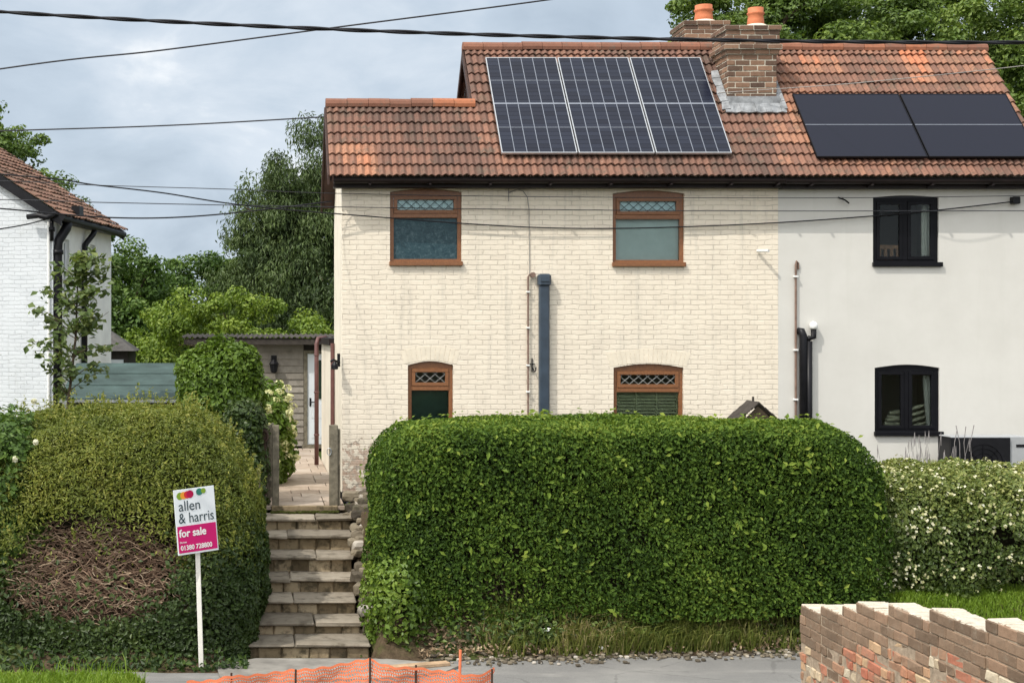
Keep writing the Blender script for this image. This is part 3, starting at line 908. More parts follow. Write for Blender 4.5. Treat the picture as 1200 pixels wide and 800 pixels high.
# --- windows
def window(par, W, frame, top_frac, rise, leading, top_back, low_back, label=None, sill_mat=None, ydeep=.05, two=False, fw=.06):
    x0, x1, z0, z1 = W; y = YF + ydeep; d = .07
    mb = MB()
    out = arch_rect(x0 + .003, x1 - .003, z0 + .003, z1 - .003, rise)
    inn = [(x0 + fw, z0 + fw), (x1 - fw, z0 + fw), (x1 - fw, z1 - rise - fw * .9), (x0 + fw, z1 - rise - fw * .9)]
    wo_ = extrude_poly('window', out, [inn[::-1]], d, xz(y), frame, par)
    if label: wo_['label'] = label
    zt = z0 + (z1 - z0) * (1 - top_frac)
    ix0, ix1, iz0, iz1 = x0 + fw, x1 - fw, z0 + fw, z1 - rise - fw * .9

    def ring(nm, a, b, c, e, wd, yy, dd):
        q = MB()
        q.chbox(a, b, yy, yy + dd, c, c + wd, .004); q.chbox(a, b, yy, yy + dd, e - wd, e, .004)
        q.chbox(a, a + wd, yy + .001, yy + dd - .001, c + wd, e - wd, .003); q.chbox(b - wd, b, yy + .001, yy + dd - .001, c + wd, e - wd, .003)
        return q.build(nm, frame, wo_)

    def pane(a, b, c, e, yy, mat=M['glass']):
        q = MB(); q.box(a, b, yy, yy + .006, c, e); return q.build('pane', mat, wo_)

    def diamonds(a, b, c, e, yy, mat, st=.14):
        q = MB(); h = e - c; wdt = b - a; nd = max(2, round(wdt / st)); stx = wdt / nd; rad = .0055
        for i in range(-2, nd + 1):
            for sg in (1, -1):
                p = [a + i * stx, c] if sg > 0 else [a + (i + 2) * stx, c]; r_ = [p[0] + sg * 1.25 * stx, e]
                # clip to the pane
                t0, t1 = 0.0, 1.0; dx = r_[0] - p[0]
                for lim in (a, b):
                    tt = (lim - p[0]) / dx
                    if (lim == a) == (dx > 0): t0 = max(t0, tt)
                    else: t1 = min(t1, tt)
                if t1 - t0 > .02:
                    P = lambda t: Vector((p[0] + dx * t, yy, c + h * t)); q.bar(P(t0), P(t1), rad)
        q.build('leading', mat, wo_)

    if not two:
        mb = MB(); mb.chbox(ix0 - .001, ix1 + .001, y - .012, y + .06, zt - .035, zt + .03, .004); mb.build('transom', frame, wo_)
        ring('sash', ix0 + .004, ix1 - .004, zt + .032, iz1 - .003, .052, y - .02, .05)
        a, b, c, e = ix0 + .056, ix1 - .056, zt + .084, iz1 - .055
        pane(a, b, c, e, y + .012); diamonds(a, b, c, e, y + .004, leading)
        if top_back:
            q = MB(); q.box(a - .02, b + .02, y + .034, y + .038, c - .02, e + .02); q.build('blind', top_back, wo_)  # backing sheet carrying the painted sky reflection, not a real blind
        pane(ix0 + .001, ix1 - .001, iz0, zt - .036, y + .03, M['obscure'] if low_back is M['obscure'] else M['glass'])
        if low_back == 'louvre':
            q = MB(); zz_ = iz0 + .02; nx = 3
            while zz_ < zt - .05:
                for i in range(nx):
                    xa = ix0 + .01 + (ix1 - ix0 - .02) * i / nx; xb = ix0 + .01 + (ix1 - ix0 - .02) * (i + 1) / nx
                    q.box(xa + .012, xb - .012, y + .06, y + .066, zz_, zz_ + .042, .5, Matrix.Translation((0, y + .06, zz_)) @ Matrix.Rotation(-.5, 4, 'X') @ Matrix.Translation((0, -y - .06, -zz_)))
                zz_ += .05
            for i in range(nx + 1):
                xa = ix0 + .01 + (ix1 - ix0 - .02) * i / nx; q.box(xa - .014, xa + .014, y + .058, y + .085, iz0, zt - .04)
            q.build('shutter', M['louvre'], wo_)
        elif low_back:
            q = MB(); q.box(ix0 - .02, ix1 + .02, y + .075, y + .08, iz0 - .02, zt - .03); q.build('blind', low_back, wo_)
    else:
        xm = (ix0 + ix1) / 2
        mb = MB(); mb.chbox(xm - .035, xm + .035, y - .004, y + .06, iz0, iz1, .004); mb.build('mullion', frame, wo_)
        for a, b in ((ix0 + .004, xm - .037), (xm + .037, ix1 - .004)):
            ring('sash', a, b, iz0 + .003, iz1 - .003, .05, y - .014, .05)
            pane(a + .051, b - .051, iz0 + .054, iz1 - .054, y + .012)
    q = MB(); q.chbox(x0 - .012, x1 + (.012 if not two else .045), YF - .055, YF + ydeep - .001, z0 - .045, z0 + .022, .006)
    q.build('sill', sill_mat or frame, wo_)
    return wo_


BF, DF = M['brownframe'], M['darkframe']
window(cottage, W_UL, BF, .36, .055, M['lead'], M['sky_reflect'], M['obscure'], 'brown window with dark obscured lower pane under the eaves')
window(cottage, W_UR, BF, .36, .055, M['lead'], M['sky_reflect'], M['paleblind'], 'brown window with pale grey blind under the eaves')
window(cottage, W_LL, BF, .32, .06, M['palelead'], None, M['darkroom'], 'small narrow brown window above the hedge')
window(cottage, W_LR, BF, .32, .06, M['palelead'], None, 'louvre', 'brown window with green louvred shutters above the hedge')
wu = window(house, H_U, DF, .0, .03, None, None, None, 'black upper window with a white curtain', ydeep=.03, two=True)
wlw = window(house, H_L, DF, .0, .05, None, None, None, 'black arched lower window', ydeep=.03, two=True)


def curtain(par, xa, xb, z0, z1, y, mat, folds=5, lean=0.0):
    V = []; k = 40
    for z, o in ((z1, lean), (z0, 0)):
        for i in range(k + 1):
            t = i / k; V.append((xa + (xb - xa) * t + o, y + .028 * math.sin(t * folds * 6.283) + .01 * math.sin(t * 17), z))
    V2 = [(x, yy + .006, z) for x, yy, z in V]
    mb = MB(); mb.add(V, [(i, i + 1, k + 2 + i, k + 1 + i) for i in range(k)]); mb.add(V2, [(i, k + 1 + i, k + 2 + i, i + 1) for i in range(k)])
    return mb.build('curtain', mat, par, smooth=True)


p = at(1077, 300, 22.3); q = at(1092, 240, 22.3)
curtain(wu, p.x, q.x, p.z, q.z, 22.22, M['netcurtain'])
p = at(1080, 500, 22.3); q = at(1092, 440, 22.3)
curtain(wlw, p.x + .04, q.x + .02, p.z, q.z, 22.22, M['netcurtain'], 3, -.06)
# chair back seen through the upper window, folded cloths on the sill of the lower one
mb = MB(); p = at(1029, 302, 22.5)
for i in range(5): mb.chbox(p.x + .095 * i, p.x + .05 + .095 * i, 22.5, 22.53, p.z - .1, p.z + .13, .004)
mb.chbox(p.x - .02, p.x + .46, 22.498, 22.535, p.z + .131, p.z + .20, .006); mb.chbox(p.x - .02, p.x + .46, 22.498, 22.535, p.z - .16, p.z - .101, .006)
tag(mb.build('chair', M['wood'], None, (p.x, 22.5, p.z - .16)), 'wooden slatted chair back behind the black upper window', 'chair')
mb = MB()
for i in range(5):
    pp = at(1034 + i * 2, 500 - i * 4, 22.30); mb.tube([pp, pp + Vector((.15, .02, .02 * (-1) ** i)), pp + Vector((.30, .01, .0))], [.025, .035, .02], 7, .4)
for i in range(4):
    pp = at(1068, 500 - i * 7, 22.30); mb.tube([pp, pp + Vector((.10, .01, .03)), pp + Vector((.22, .0, .07))], [.02, .03, .012], 7, .4)
tag(mb.build('folded_blanket', plain('pale_folded_cloth', (.34, .33, .24), .85, .4, 14, .4), None, at(1034, 505, 22.3)), 'crumpled pale blanket lying behind the lower black window', 'blanket')

# brick arches over the lower windows (fan of painted headers)
for W in (W_LL, W_LR):
    mb = MB(); x0, x1, z0, z1 = W; n_ = max(9, round((x1 - x0 + .2) / .072)); xm = (x0 + x1) / 2; hw = (x1 - x0) / 2
    for i in range(n_):
        def pt(t, r):
            ang = (t - .5) * .62; xx = xm + (t - .5) * 2 * (hw + .05) + r * math.sin(ang)
            zz_ = z1 - .055 + .06 * math.sin(math.pi * min(1, max(0, t))) + .01 + r * math.cos(ang); return xx, zz_
        a, b = (i + .05) / n_, (i + .95) / n_
        c4 = [pt(a, 0), pt(b, 0), pt(b, .205), pt(a, .205)]; pr = YF - .0025 - random.uniform(0, .0012)
        mb.add([(x, pr, z) for x, z in c4] + [(x, YF + .003, z) for x, z in c4], [(0, 1, 2, 3), (0, 4, 5, 1), (1, 5, 6, 2), (2, 6, 7, 3), (3, 7, 4, 0)])
    mb.build('brick_arch', M['arch'], cottage)
# dark flint plinth under the cottage
mb = MB(); rg = random.Random(4)
mb.box(X0 - .03, XP, YF - .02, YF + .2, .9, 1.40, .2); mb.box(X0 - .035, XP, YF - .045, YF - .021, 1.36, 1.425, .05)
for i in range(70):
    x = X0 + rg.uniform(-.02, 1.0); z = rg.uniform(1.05, 1.33)
    mb.stone((x, YF - .03, z), rg.uniform(.03, .07), rg.random(), (1, .6, .8), i)
mb.build('plinth', M['flint'], cottage)


# --- chimneys
def brick_box(mb, x0, x1, y0, y1, z0, z1, tint, L=.225, H=.075, j=.008, pr=.007, rg=random, skip=()):
    mb_m = MB(); mb_m.box(x0 + pr, x1 - pr, y0 + pr, y1 - pr, z0, z1)
    nz_ = max(1, round((z1 - z0) / H)); h = (z1 - z0) / nz_
    for c in range(nz_):
        za = z0 + c * h + j / 2; zb = z0 + (c + 1) * h - j / 2; st = .5 * (c % 2)
        for sd in 'fblr':
            if sd in skip: continue
            if sd in 'fb': a0, a1 = x0, x1
            else: a0, a1 = y0 + .06, y1 - .06
            e = a0 - L * st
            while e < a1 - .01:
                a, b = max(e + j / 2, a0), min(e + L - j / 2, a1); e += L
                if b - a < .03: continue
                t = tint(c, nz_); dd = rg.uniform(-.003, .003)
                if sd == 'f': mb.chbox(a, b, y0 + dd, y0 + .055, za, zb, .006, t, jit=.0025)
                elif sd == 'b': mb.chbox(a, b, y1 - .055, y1 + dd, za, zb, .006, t, jit=.0025)
                elif sd == 'l': mb.chbox(x0 + dd, x0 + .055, a, b, za, zb, .006, t, jit=.0025)
                else: mb.chbox(x1 - .055, x1 + dd, a, b, za, zb, .006, t, jit=.0025)
    return mb_m


def pot(par, c, h, r):
    mb = MB(); mb.lathe(c, [(r * .86, 0), (r * 1.0, .02), (r * .93, h * .35), (r * .86, h * .62), (r * .98, h * .66), (r * 1.0, h * .74), (r * .88, h * .78), (r * .9, h), (r * .72, h), (r * .70, h * .5)], 22)
    mb.build('chimney_pot', M['terracotta'], par, smooth=True)


def chimney(par, x0, x1, y0, y1, z0, z1, pots, fl):
    rg = random.Random(int(x0 * 10)); tf = lambda c, n_: min(1, max(0, .42 + rg.uniform(-.4, .4)))
    mb = MB(); cap = .30; zc = z1 - cap
    cores = [brick_box(mb, x0, x1, y0, y1, z0, zc - .15, tf, .235, .088, .012, rg=rg)]
    cores.append(brick_box(mb, x0 - .03, x1 + .03, y0 - .03, y1 + .03, zc - .15, zc - .075, tf, rg=rg))
    cores.append(brick_box(mb, x0 - .07, x1 + .07, y0 - .07, y1 + .07, zc - .075, zc, tf, rg=rg))
    cores.append(brick_box(mb, x0 - .035, x1 + .035, y0 - .035, y1 + .035, zc, z1 - .075, tf, rg=rg))
    cores.append(brick_box(mb, x0 - .06, x1 + .06, y0 - .06, y1 + .06, z1 - .075, z1, tf, rg=rg))
    ch = mb.build('chimney', M['chimbrick'], par)
    co_ = MB()
    for m in cores:
        co_.add(m.v, m.f[4])
    co_.build('mortar', M['mortar'], ch)
    mb = MB()
    for cx, rad in pots:
        mb.lathe((cx, (y0 + y1) / 2, z1), [(rad * 2.0, 0.002), (rad * 1.7, .03), (rad * 1.0, .085)], 16)
    mb.build('flaunching', M['flaunch'], ch)
    for cx, rad in pots: pot(ch, (cx, (y0 + y1) / 2, z1 + .05), .30, rad)
    return ch


c1 = chimney(cottage, 7.43, 8.20, 22.84, 23.50, 6.9, 8.66, [(7.98, .135)], None)
c2 = chimney(cottage, 7.42, 8.10, 25.0, 25.75, 6.6, 9.20, [(7.83, .165)], None)
# lead flashing dressed round the front stack
mb = MB()
def onroof(x, y, h=.075): return Vector((x, y - h * SL * CS, roof_z(y) + h * CS))
def sheet(mb, quad, th=.012):
    nrm = (quad[1] - quad[0]).cross(quad[3] - quad[0]).normalized() * th
    mb.hexa([q - nrm for q in quad] + [q + nrm for q in quad])
n_ = 12
for i in range(n_):
    xa = 7.34 + .95 * i / n_; xb = 7.34 + .95 * (i + 1) / n_
    wv = lambda x: .012 * math.sin(x * 30)
    sheet(mb, [onroof(xa, 22.70, .065 + wv(xa)), onroof(xb, 22.70, .065 + wv(xb)), onroof(xb, 22.83, .085), onroof(xa, 22.83, .085)])
sheet(mb, [Vector((7.40, 22.81, roof_z(22.82) + .03)), Vector((8.24, 22.81, roof_z(22.82) + .03)), Vector((8.24, 22.822, roof_z(22.82) + .19)), Vector((7.40, 22.822, roof_z(22.82) + .19))])
for xa, xb in ((7.29, 7.42), (8.205, 8.31)):
    for k in range(5):
        ya, yb = 22.74 + .13 * k, 22.74 + .13 * (k + 1) - .008
        sheet(mb, [onroof(xa + .02 * (k % 2), ya, .07), onroof(xb, ya, .09), onroof(xb, yb, .09), onroof(xa + .03 * ((k + 1) % 2), yb, .07)])
mb.build('flashing', M['leadsheet'], c1)

# --- fittings on the cream wall
mb = MB(); a = at(632, 484, 21.9); b = at(644, 334, 21.9)
mb.chbox(a.x, b.x, 21.875, 21.985, 1.5, b.z, .02); mb.chbox(a.x - .02, b.x + .02, 21.845, 22.0, b.z - .02, b.z + .17, .03)
mb.chbox(a.x + .01, b.x - .01, 21.83, 21.845, b.z + .05, b.z + .13, .006)
mb.build('flue_pipe', M['bluepipe'], cottage)
mb = MB(); q = at(619, 322, 21.95)
mb.tube([(q.x, 21.96, 1.5), (q.x, 21.96, q.z - .03), (q.x + .02, 21.96, q.z), (q.x + .1, 21.96, q.z)], .014, 8)
mb.tube([(q.x + .07, 21.99, q.z), (q.x + .07, 21.92, q.z)], .04, 10)
mb.build('copper_pipe', M['copper'], cottage)
for yy in (342, 384, 428, 459): z = at(0, yy, 21.95).z; mb = MB(); mb.chbox(q.x - .025, q.x + .025, 21.93, 21.999, z - .012, z + .012, .004); mb.build('pipe_clip', M['whiteplastic'], cottage)
mb = MB(); q = at(624, 428, 21.95)
mb.bar((q.x, 21.985, q.z - .1), (q.x, 21.985, q.z + .11), .011); mb.bar((q.x - .04, 21.98, q.z + .02), (q.x + .04, 21.98, q.z + .02), .01)
mb.tube([(q.x, 21.98, q.z - .02), (q.x + .03, 21.95, q.z - .1), (q.x + .05, 21.95, q.z - .08), (q.x + .05, 21.95, q.z - .03)], .009, 6)
mb.build('wall_hook', M['black'], cottage)
mb = MB(); pts = [at(606, 222, 21.985), at(613, 224, 21.985), at(618, 231, 21.985), at(620, 245, 21.985), at(620.5, 322, 21.985)]
mb.tube(pts, .006, 6); mb.tube([at(596, 226, 21.985), at(606, 222, 21.985), at(628, 221, 21.985)], .008, 6); mb.bar(at(596, 221, 21.98), at(596, 236, 21.98), .008)
mb.build('wall_cable', M['palecable'], cottage)
mb = MB(); q = at(893, 294, 22); mb.tube([(q.x - .08, 21.98, q.z), (q.x + .03, 21.80, q.z - .01)], .022, 10); mb.build('overflow_pipe', M['whiteplastic'], cottage)
mb = MB(); q = at(398, 425, 21.95)   # lamp bracket on the corner
mb.box(q.x - .035, q.x + .01, 21.96, 21.995, q.z - .06, q.z + .14); mb.tube([(q.x, 21.97, q.z), (q.x - .10, 21.86, q.z + .05), (q.x - .14, 21.84, q.z + .02)], .018, 8)
mb.lathe((q.x - .08, 21.85, q.z - .10), [(.03, 0), (.055, .01), (.05, .07), (.02, .12)], 12)
mb.build('corner_lamp', M['black'], cottage)
mb = MB(); q = at(390.5, 445, 23.2); mb.tube([(X0 - .045, 23.9, 3.66), (X0 - .045, 23.9, 2.2)], .035, 10); mb.build('downpipe', M['brownpipe'], cottage)
# --- fittings on the rendered wall
mb = MB(); q = at(933, 306, 21.95)
mb.tube([(q.x, 21.965, 1.5), (q.x, 21.965, q.z - .05), (q.x + .012, 21.96, q.z), (q.x + .04, 21.975, q.z - .03), (q.x + .045, 21.985, q.z - .12)], .017, 8)
mb.build('conduit', M['copper'], house)
for yy in (324, 410, 468): z = at(0, yy, 21.95).z; mb = MB(); mb.chbox(q.x - .03, q.x + .03, 21.93, 21.999, z - .014, z + .014, .004); mb.build('pipe_clip', M['whiteplastic'], house)
mb = MB(); q = at(941, 388, 21.93)
mb.tube([(q.x, 21.92, 1.5), (q.x, 21.92, q.z - .06), (q.x - .02, 21.93, q.z), (q.x - .04, 21.99, q.z)], .055, 12); mb.tube([(q.x + .09, 21.93, 1.5), (q.x + .09, 21.93, q.z - .15)], .05, 12)
mb.tube([(q.x + .06, 21.93, q.z - .14), (q.x + .10, 21.93, q.z - .10), (q.x + .16, 21.93, q.z - .09), (q.x + .16, 21.93, q.z + .03)], .042, 10)
mb.build('soil_pipe', M['black'], house, smooth=True)
mb = MB(); mb.lathe((q.x + .16, 21.93, q.z + .03), [(.045, 0), (.06, .02), (.062, .07), (.04, .105), (.01, .12)], 14); mb.build('vent_cap', M['whiteplastic'], house, smooth=True)
mb = MB(); q = at(1190, 235, 21.9); mb.chbox(q.x - .04, q.x + .07, 21.88, 21.996, q.z - .05, q.z + .06, .01); mb.build('cable_bracket', M['black'], house)
mb = MB(); q = at(989, 235, 21.95); mb.tube([(q.x - .07, 21.99, q.z + .05), (q.x, 21.9, q.z), (q.x + .07, 21.94, q.z - .04)], .012, 7); mb.build('wall_hook', M['black'], house)

# --- solar panels
def solar(xa, xb, ya, yb, label, grp, black):
    """panel parallel to the roof, 0.1 m above the tiles"""
    h0 = .10; nn = Vector((0, -SL * CS, CS)); s = Vector((0, CS, SL * CS)); base = Vector((xa, ya, roof_z(ya))) + nn * h0
    L = (yb - ya) / CS; Wd = xb - xa; Mx = Matrix(((1, s.x, nn.x, base.x), (0, s.y, nn.y, base.y), (0, s.z, nn.z, base.z), (0, 0, 0, 1)))
    t = thing('solar_panel', label, 'solar panel', base, grp); fw = .014 if not black else .012
    mb = MB()
    for a, b, c, d in ((0, Wd, 0, fw), (0, Wd, L - fw, L), (0, fw, fw, L - fw), (Wd - fw, Wd, fw, L - fw)): mb.box(a, b, c, d, 0, .038, .5, Mx)
    mb.build('frame', M['darkframe'] if black else M['alu'], t)
    mb = MB(); rg = random.Random(int(xa * 100))
    if black:
        mb.box(fw, Wd - fw, fw, L - fw, .004, .033, .5, Mx); mb.build('cells', M['cellblack'], t)
        mb = MB(); mb.box(fw, Wd - fw, L * .5 - .006, L * .5 + .006, .0335, .0355, .5, Mx); mb.build('gridlines', M['gridline'], t)
    else:
        nx, ny = 6, 24; cw = (Wd - 2 * fw) / nx; chh = (L - 2 * fw) / ny
        for i in range(nx):
            for j in range(ny):
                mb.box(fw + i * cw, fw + (i + 1) * cw - .0005, fw + j * chh, fw + (j + 1) * chh - .0045, .004, .033, rg.random(), Mx)
        mb.build('cells', M['cell'], t)
        mb = MB()
        for i in range(1, nx): mb.box(fw + i * cw - .005, fw + i * cw + .005, fw, L - fw, .0335, .0352, .5, Mx)
        for j in (6, 12, 18): mb.box(fw, Wd - fw, fw + j * chh - (.016 if j == 12 else .005), fw + j * chh + (.016 if j == 12 else .005), .0356, .037, .5, Mx)
        mb.build('gridlines', M['gridline'], t)
    for v in (.25, .75): mb = MB(); mb.box(.02, Wd - .02, L * v - .02, L * v + .02, -.075, -.002, .5, Mx); mb.build('mounting_rail', M['black'], t)


pw = (7.20 - 3.70) / 3
for i, lb in enumerate(('gridded solar panel at the stepped end of the cottage roof', 'gridded solar panel in the middle of a row of three', 'gridded solar panel closest to the front chimney stack')):
    solar(3.70 + i * pw + .012, 3.70 + (i + 1) * pw - .012, 22.01, 23.57, lb, 'gridded solar panels on the cottage roof', False)
for i, lb in enumerate(('plain black solar panel beside the chimney flashing', 'plain black solar panel beside the far end of the roof')):
    solar(8.44 + i * 1.69 + .01, 8.44 + (i + 1) * 1.69 - .01, 21.95, 22.95, lb, 'plain black solar panels on the rendered house', True)

# --- heat pump in front of the rendered wall
a = at(1115, 545, 21.3); t = thing('heat_pump', 'grey outdoor heat pump with dark fan grille below the pale rendered wall', 'heat pump', (a.x, 21.3, PATH))
zt_ = at(0, 511, 21.3).z; xa = a.x; xb = xa + 1.12
mb = MB(); mb.chbox(xa, xb, 21.32, 21.70, PATH + .12, zt_, .012); mb.box(xa + .1, xa + .2, 21.34, 21.68, PATH, PATH + .119); mb.box(xb - .2, xb - .1, 21.34, 21.68, PATH, PATH + .119)
mb.build('casing', M['greycasing'], t)
mb = MB(); mb.chbox(xa - .012, xa + .86, 21.285, 21.319, PATH + .16, zt_ - .02, .006); mb.box(xa - .014, xa - .001, 21.321, 21.69, PATH + .14, zt_ - .015); mb.build('grille_panel', M['black'], t)
mb = MB(); zc = (PATH + .16 + zt_) / 2; xc = xa + .45
for r in (.1, .17, .24, .3):
    mb.tube([(xc + r * math.cos(k * math.pi / 16), 21.278, zc + r * math.sin(k * math.pi / 16)) for k in range(33)], .004, 5, cap=False)
for k in range(8): mb.bar((xc, 21.276, zc), (xc + .3 * math.cos(k * math.pi / 4), 21.276, zc + .3 * math.sin(k * math.pi / 4)), .004)
mb.build('fan_guard', M['darkframe'], t)
mb = MB(); mb.box(xb - .16, xb - .02, 21.312, 21.3195, zt_ - .16, zt_ - .12); mb.build('badge', M['black'], t)

# ------------------------------------------------------------------ weatherboarded shed at the end of the path
SY = 31.5
t = thing('garden_shed', 'grey weatherboarded shed with a white half-glazed door at the end of the path', 'shed', (.5, SY, PATH)); shed = t
mb = MB(); z = PATH + .05; rg = random.Random(2)
while z < 3.6:
    tt = rg.random(); xa, xb = -1.35, 1.03
    y0 = SY + rg.uniform(-.004, .004)
    mb.hexa([(xa, y0 - .03, z), (xb, y0 - .03, z), (xb, y0 + .05, z), (xa, y0 + .05, z), (xa, y0 - .006, z + .165), (xb, y0 - .006, z + .165), (xb, y0 + .05, z + .165), (xa, y0 + .05, z + .165)], tt)
    z += .145
mb.build('weatherboarding', M['shedboard'], t)
mb = MB(); mb.box(-1.35, 2.2, SY + .06, SY + .12, PATH, 3.70); mb.box(-1.35, -1.25, SY + .12, 34, PATH, 3.70); mb.box(2.1, 2.2, SY + .12, 34, PATH, 3.70); mb.box(-1.25, 2.1, 33.9, 34, PATH, 3.70); mb.build('wall', M['darkwood'], t)
mb = MB(); mb.box(1.035, 1.115, SY - .05, SY + .05, PATH, 3.45); mb.box(1.115, 2.05, SY - .05, SY + .05, 3.38, 3.45); mb.box(1.97, 2.05, SY - .05, SY + .05, PATH, 3.379)
mb.box(1.0, 2.06, SY - .09, SY - .051, PATH, PATH + .08); df = mb.build('door_frame', M['greywood'], t)
mb = MB(); mb.box(1.12, 1.965, SY - .02, SY + .03, PATH + .09, 3.375)
for k, (za, zb) in enumerate(((1.55, 1.95), (1.98, 2.30))):
    for xa, xb in ((1.2, 1.5), (1.56, 1.88)): mb.chbox(xa, xb, SY - .03, SY - .021, za, zb, .008)
dr = mb.build('door', M['whitedoor'], t)
mb = MB(); mb.box(1.34, 1.86, SY - .032, SY - .022, 2.40, 3.24); mb.build('pane', M['darkroom'], dr)
mb = MB(); mb.tube([(1.18, SY - .02, 2.33), (1.18, SY - .07, 2.33), (1.29, SY - .07, 2.33)], .012, 7); mb.box(1.16, 1.20, SY - .028, SY - .0205, 2.24, 2.42); mb.build('handle', M['black'], dr)
mb = MB(); V = []; n_ = 150
for y, zb in ((SY - .35, 3.74), (34.2, 3.80)):
    for i in range(n_ + 1): V.append((-1.6 + 4.0 * i / n_, y, zb + .02 * math.cos(i * 1.45)))
V += [(x, y, z - .012) for x, y, z in V]
mm = n_ + 1
mb.add(V, [(i, i + 1, mm + i + 1, mm + i) for i in range(n_)] + [(2 * mm + i, 3 * mm + i, 3 * mm + i + 1, 2 * mm + i + 1) for i in range(n_)] + [(i, 2 * mm + i, 2 * mm + i + 1, i + 1) for i in range(n_)])
mb.box(-1.55, 2.3, SY - .32, SY - .29, 3.58, 3.70); mb.box(-1.5, 2.3, SY - .28, SY + .05, 3.62, 3.66)
mb.build('roof', M['darkwood'], t)
mb = MB(); x = (321 - 300) / 54; q = at(321, 425, SY - .08)
mb.box(q.x - .06, q.x + .06, SY - .07, SY - .035, q.z - .08, q.z + .16); mb.lathe((q.x, SY - .14, q.z - .22), [(.04, 0), (.07, .03), (.09, .18), (.11, .2), (.02, .3)], 8); mb.bar((q.x, SY - .13, q.z + .08), (q.x, SY - .05, q.z + .1), .012)
mb.build('lantern', M['black'], t)
mb = MB(); mb.tube([(1.14, 27.3, PATH + .02), (1.14, 27.3, 3.62), (1.17, 27.35, 3.72), (1.32, 27.5, 3.74)], .042, 10)
for z in (1.9, 2.7, 3.4): mb.tube([(1.14, 27.3, z), (1.14, 27.3, z + .03)], .052, 10)
tag(mb.build('drainpipe', M['brownpipe'], None, (1.14, 27.3, PATH), smooth=True), 'brown drainpipe standing before the white shed door', 'drainpipe')

# ------------------------------------------------------------------ steps
t = thing('stone_steps', 'worn stone steps climbing between two hedges to the path', 'steps', (.6, 19, 0))
ky = [17.10 + .54 * i for i in range(8)]; kz = [.158, .307, .477, .659, .862, 1.064, 1.234, 1.335]
xl_ = [-.215, -.09, -.03, .0, .03, .03, .06, .20]; xr_ = [1.36, 1.30, 1.27, 1.33, 1.30, 1.33, 1.36, 1.20]
rg = random.Random(8)
for i in range(8):
    zb = 0 if i == 0 else kz[i - 1]; zt = kz[i] - .040
    if i == 7: continue
    mb = MB(); x = xl_[i] + .03
    while x < xr_[i] - .05:
        wd = rg.uniform(.17, .33); x2 = min(x + wd, xr_[i] - .02)
        if xr_[i] - .02 - x2 < .08: x2 = xr_[i] - .02
        mb.chbox(x + .006, x2 - .006, ky[i] + .075 + rg.uniform(-.012, .012), ky[i] + .2, zb - .03, zt - .006, .014, rg.random(), jit=.008)
        x = x2
    mb.box(xl_[i] + .04, xr_[i] - .03, ky[i] + .095, ky[i] + .21, zb - .04, zt - .008, .05)
    mb.build('riser', M['stone'], t)
    mb = MB(); cuts = [xl_[i], xl_[i] + rg.uniform(.3, .62) * (xr_[i] - xl_[i]), xr_[i]]
    for a, b in zip(cuts[:-1], cuts[1:]):
        if b - a < .1: continue
        mb.chbox(a + .004, b - .004, ky[i] + rg.uniform(-.015, .015), ky[i] + .54 + .07, zt + rg.uniform(-.006, .004), kz[i] + rg.uniform(-.004, .006), .012, rg.random(), jit=.010)
    mb.build('tread', M['slab'], t)
mb = MB(); mb.chbox(.22, 1.18, 20.88, 20.975, 1.20, PATH + .012, .01, .3)
mb.box(.25, 1.15, 20.86, 20.879, 1.22, PATH - .045, .1); mb.build('threshold', M['stone'], t)
mb = MB()
for i in range(34): mb.stone((.24 + i * .028, 20.86, 1.252 + rg.uniform(-.006, .012)), rg.uniform(.014, .026), .5, (1.4, 1, .8), i)
mb.build('moss_edge', M['moss'], t)
# rubble bank retaining the right of the steps
mb = MB(); rg = random.Random(12)
for i in range(210):
    f = rg.random(); y = 17.6 + 3.5 * f; zt = .30 + 1.02 * f; x = 1.33 + rg.uniform(.0, .36) + .03 * f
    r = rg.uniform(.05, .12)
    mb.stone((x, y, zt + rg.uniform(-.22, .16) + (x - 1.35) * .5), r, rg.random() ** 1.3, (1.2, 1, .7), i)
tag(mb.build('rubble_bank', M['rubble'], None, (1.5, 19.3, .5)), 'loose rubble stone bank edging the steps beside the clipped hedge', 'stone bank')
P = np.stack([RNG.uniform(1.38, 1.95, 900), RNG.uniform(20.9, 21.75, 900), np.zeros(900)], 1)
P[:, 2] = 1.22 + .16 * np.exp(-((P[:, 0] - 1.66) / .2) ** 2) + RNG.uniform(0, .04, 900)
mp = thing('moss_cushion', 'mossy cushion plant at the foot of the dark flint plinth', 'plant', (1.66, 21.3, 1.2))
leaves('foliage', P, np.tile([0, -.5, 1.0], (900, 1)), .05, M['yewleaf'], mp, rtint(P, 5) - .15)
mb = MB(); mb.stone((1.66, 21.32, 1.2), .24, .5, (1.1, 1.4, .75), 3); mb.build('cushion', M['moss'], mp)

# ------------------------------------------------------------------ gate at the top of the steps
t = thing('gate_post', 'tall grey timber gate post beside the corner of the cottage', 'gate post', (1.18, 21.0, PATH))
a = at(386, 590, 21); b = at(397, 498, 21)
mb = MB(); mb.chbox(a.x, a.x + .125, 20.98, 21.10, 1.2, b.z, .008); mb.chbox(a.x + .126, a.x + .16, 21.0, 21.16, 1.25, b.z - .06, .006); mb.build('post', M['greywood'], t)
mb = MB(); mb.tube([(a.x - .005 + .03 * math.cos(k * .524), 20.972, b.z - .38 + .05 * math.sin(k * .524)) for k in range(13)], .006, 5); mb.build('ring_latch', M['alu'], t)
t = thing('garden_gate', 'weathered wooden garden gate standing open at the top of the steps', 'gate', (.22, 21.0, PATH))
a = at(318, 590, 21); b = at(326, 498, 21)
mb = MB(); mb.chbox(.235, .335, 20.98, 21.09, 1.2, b.z, .008); mb.build('post', M['greywood'], t)
mb = MB()
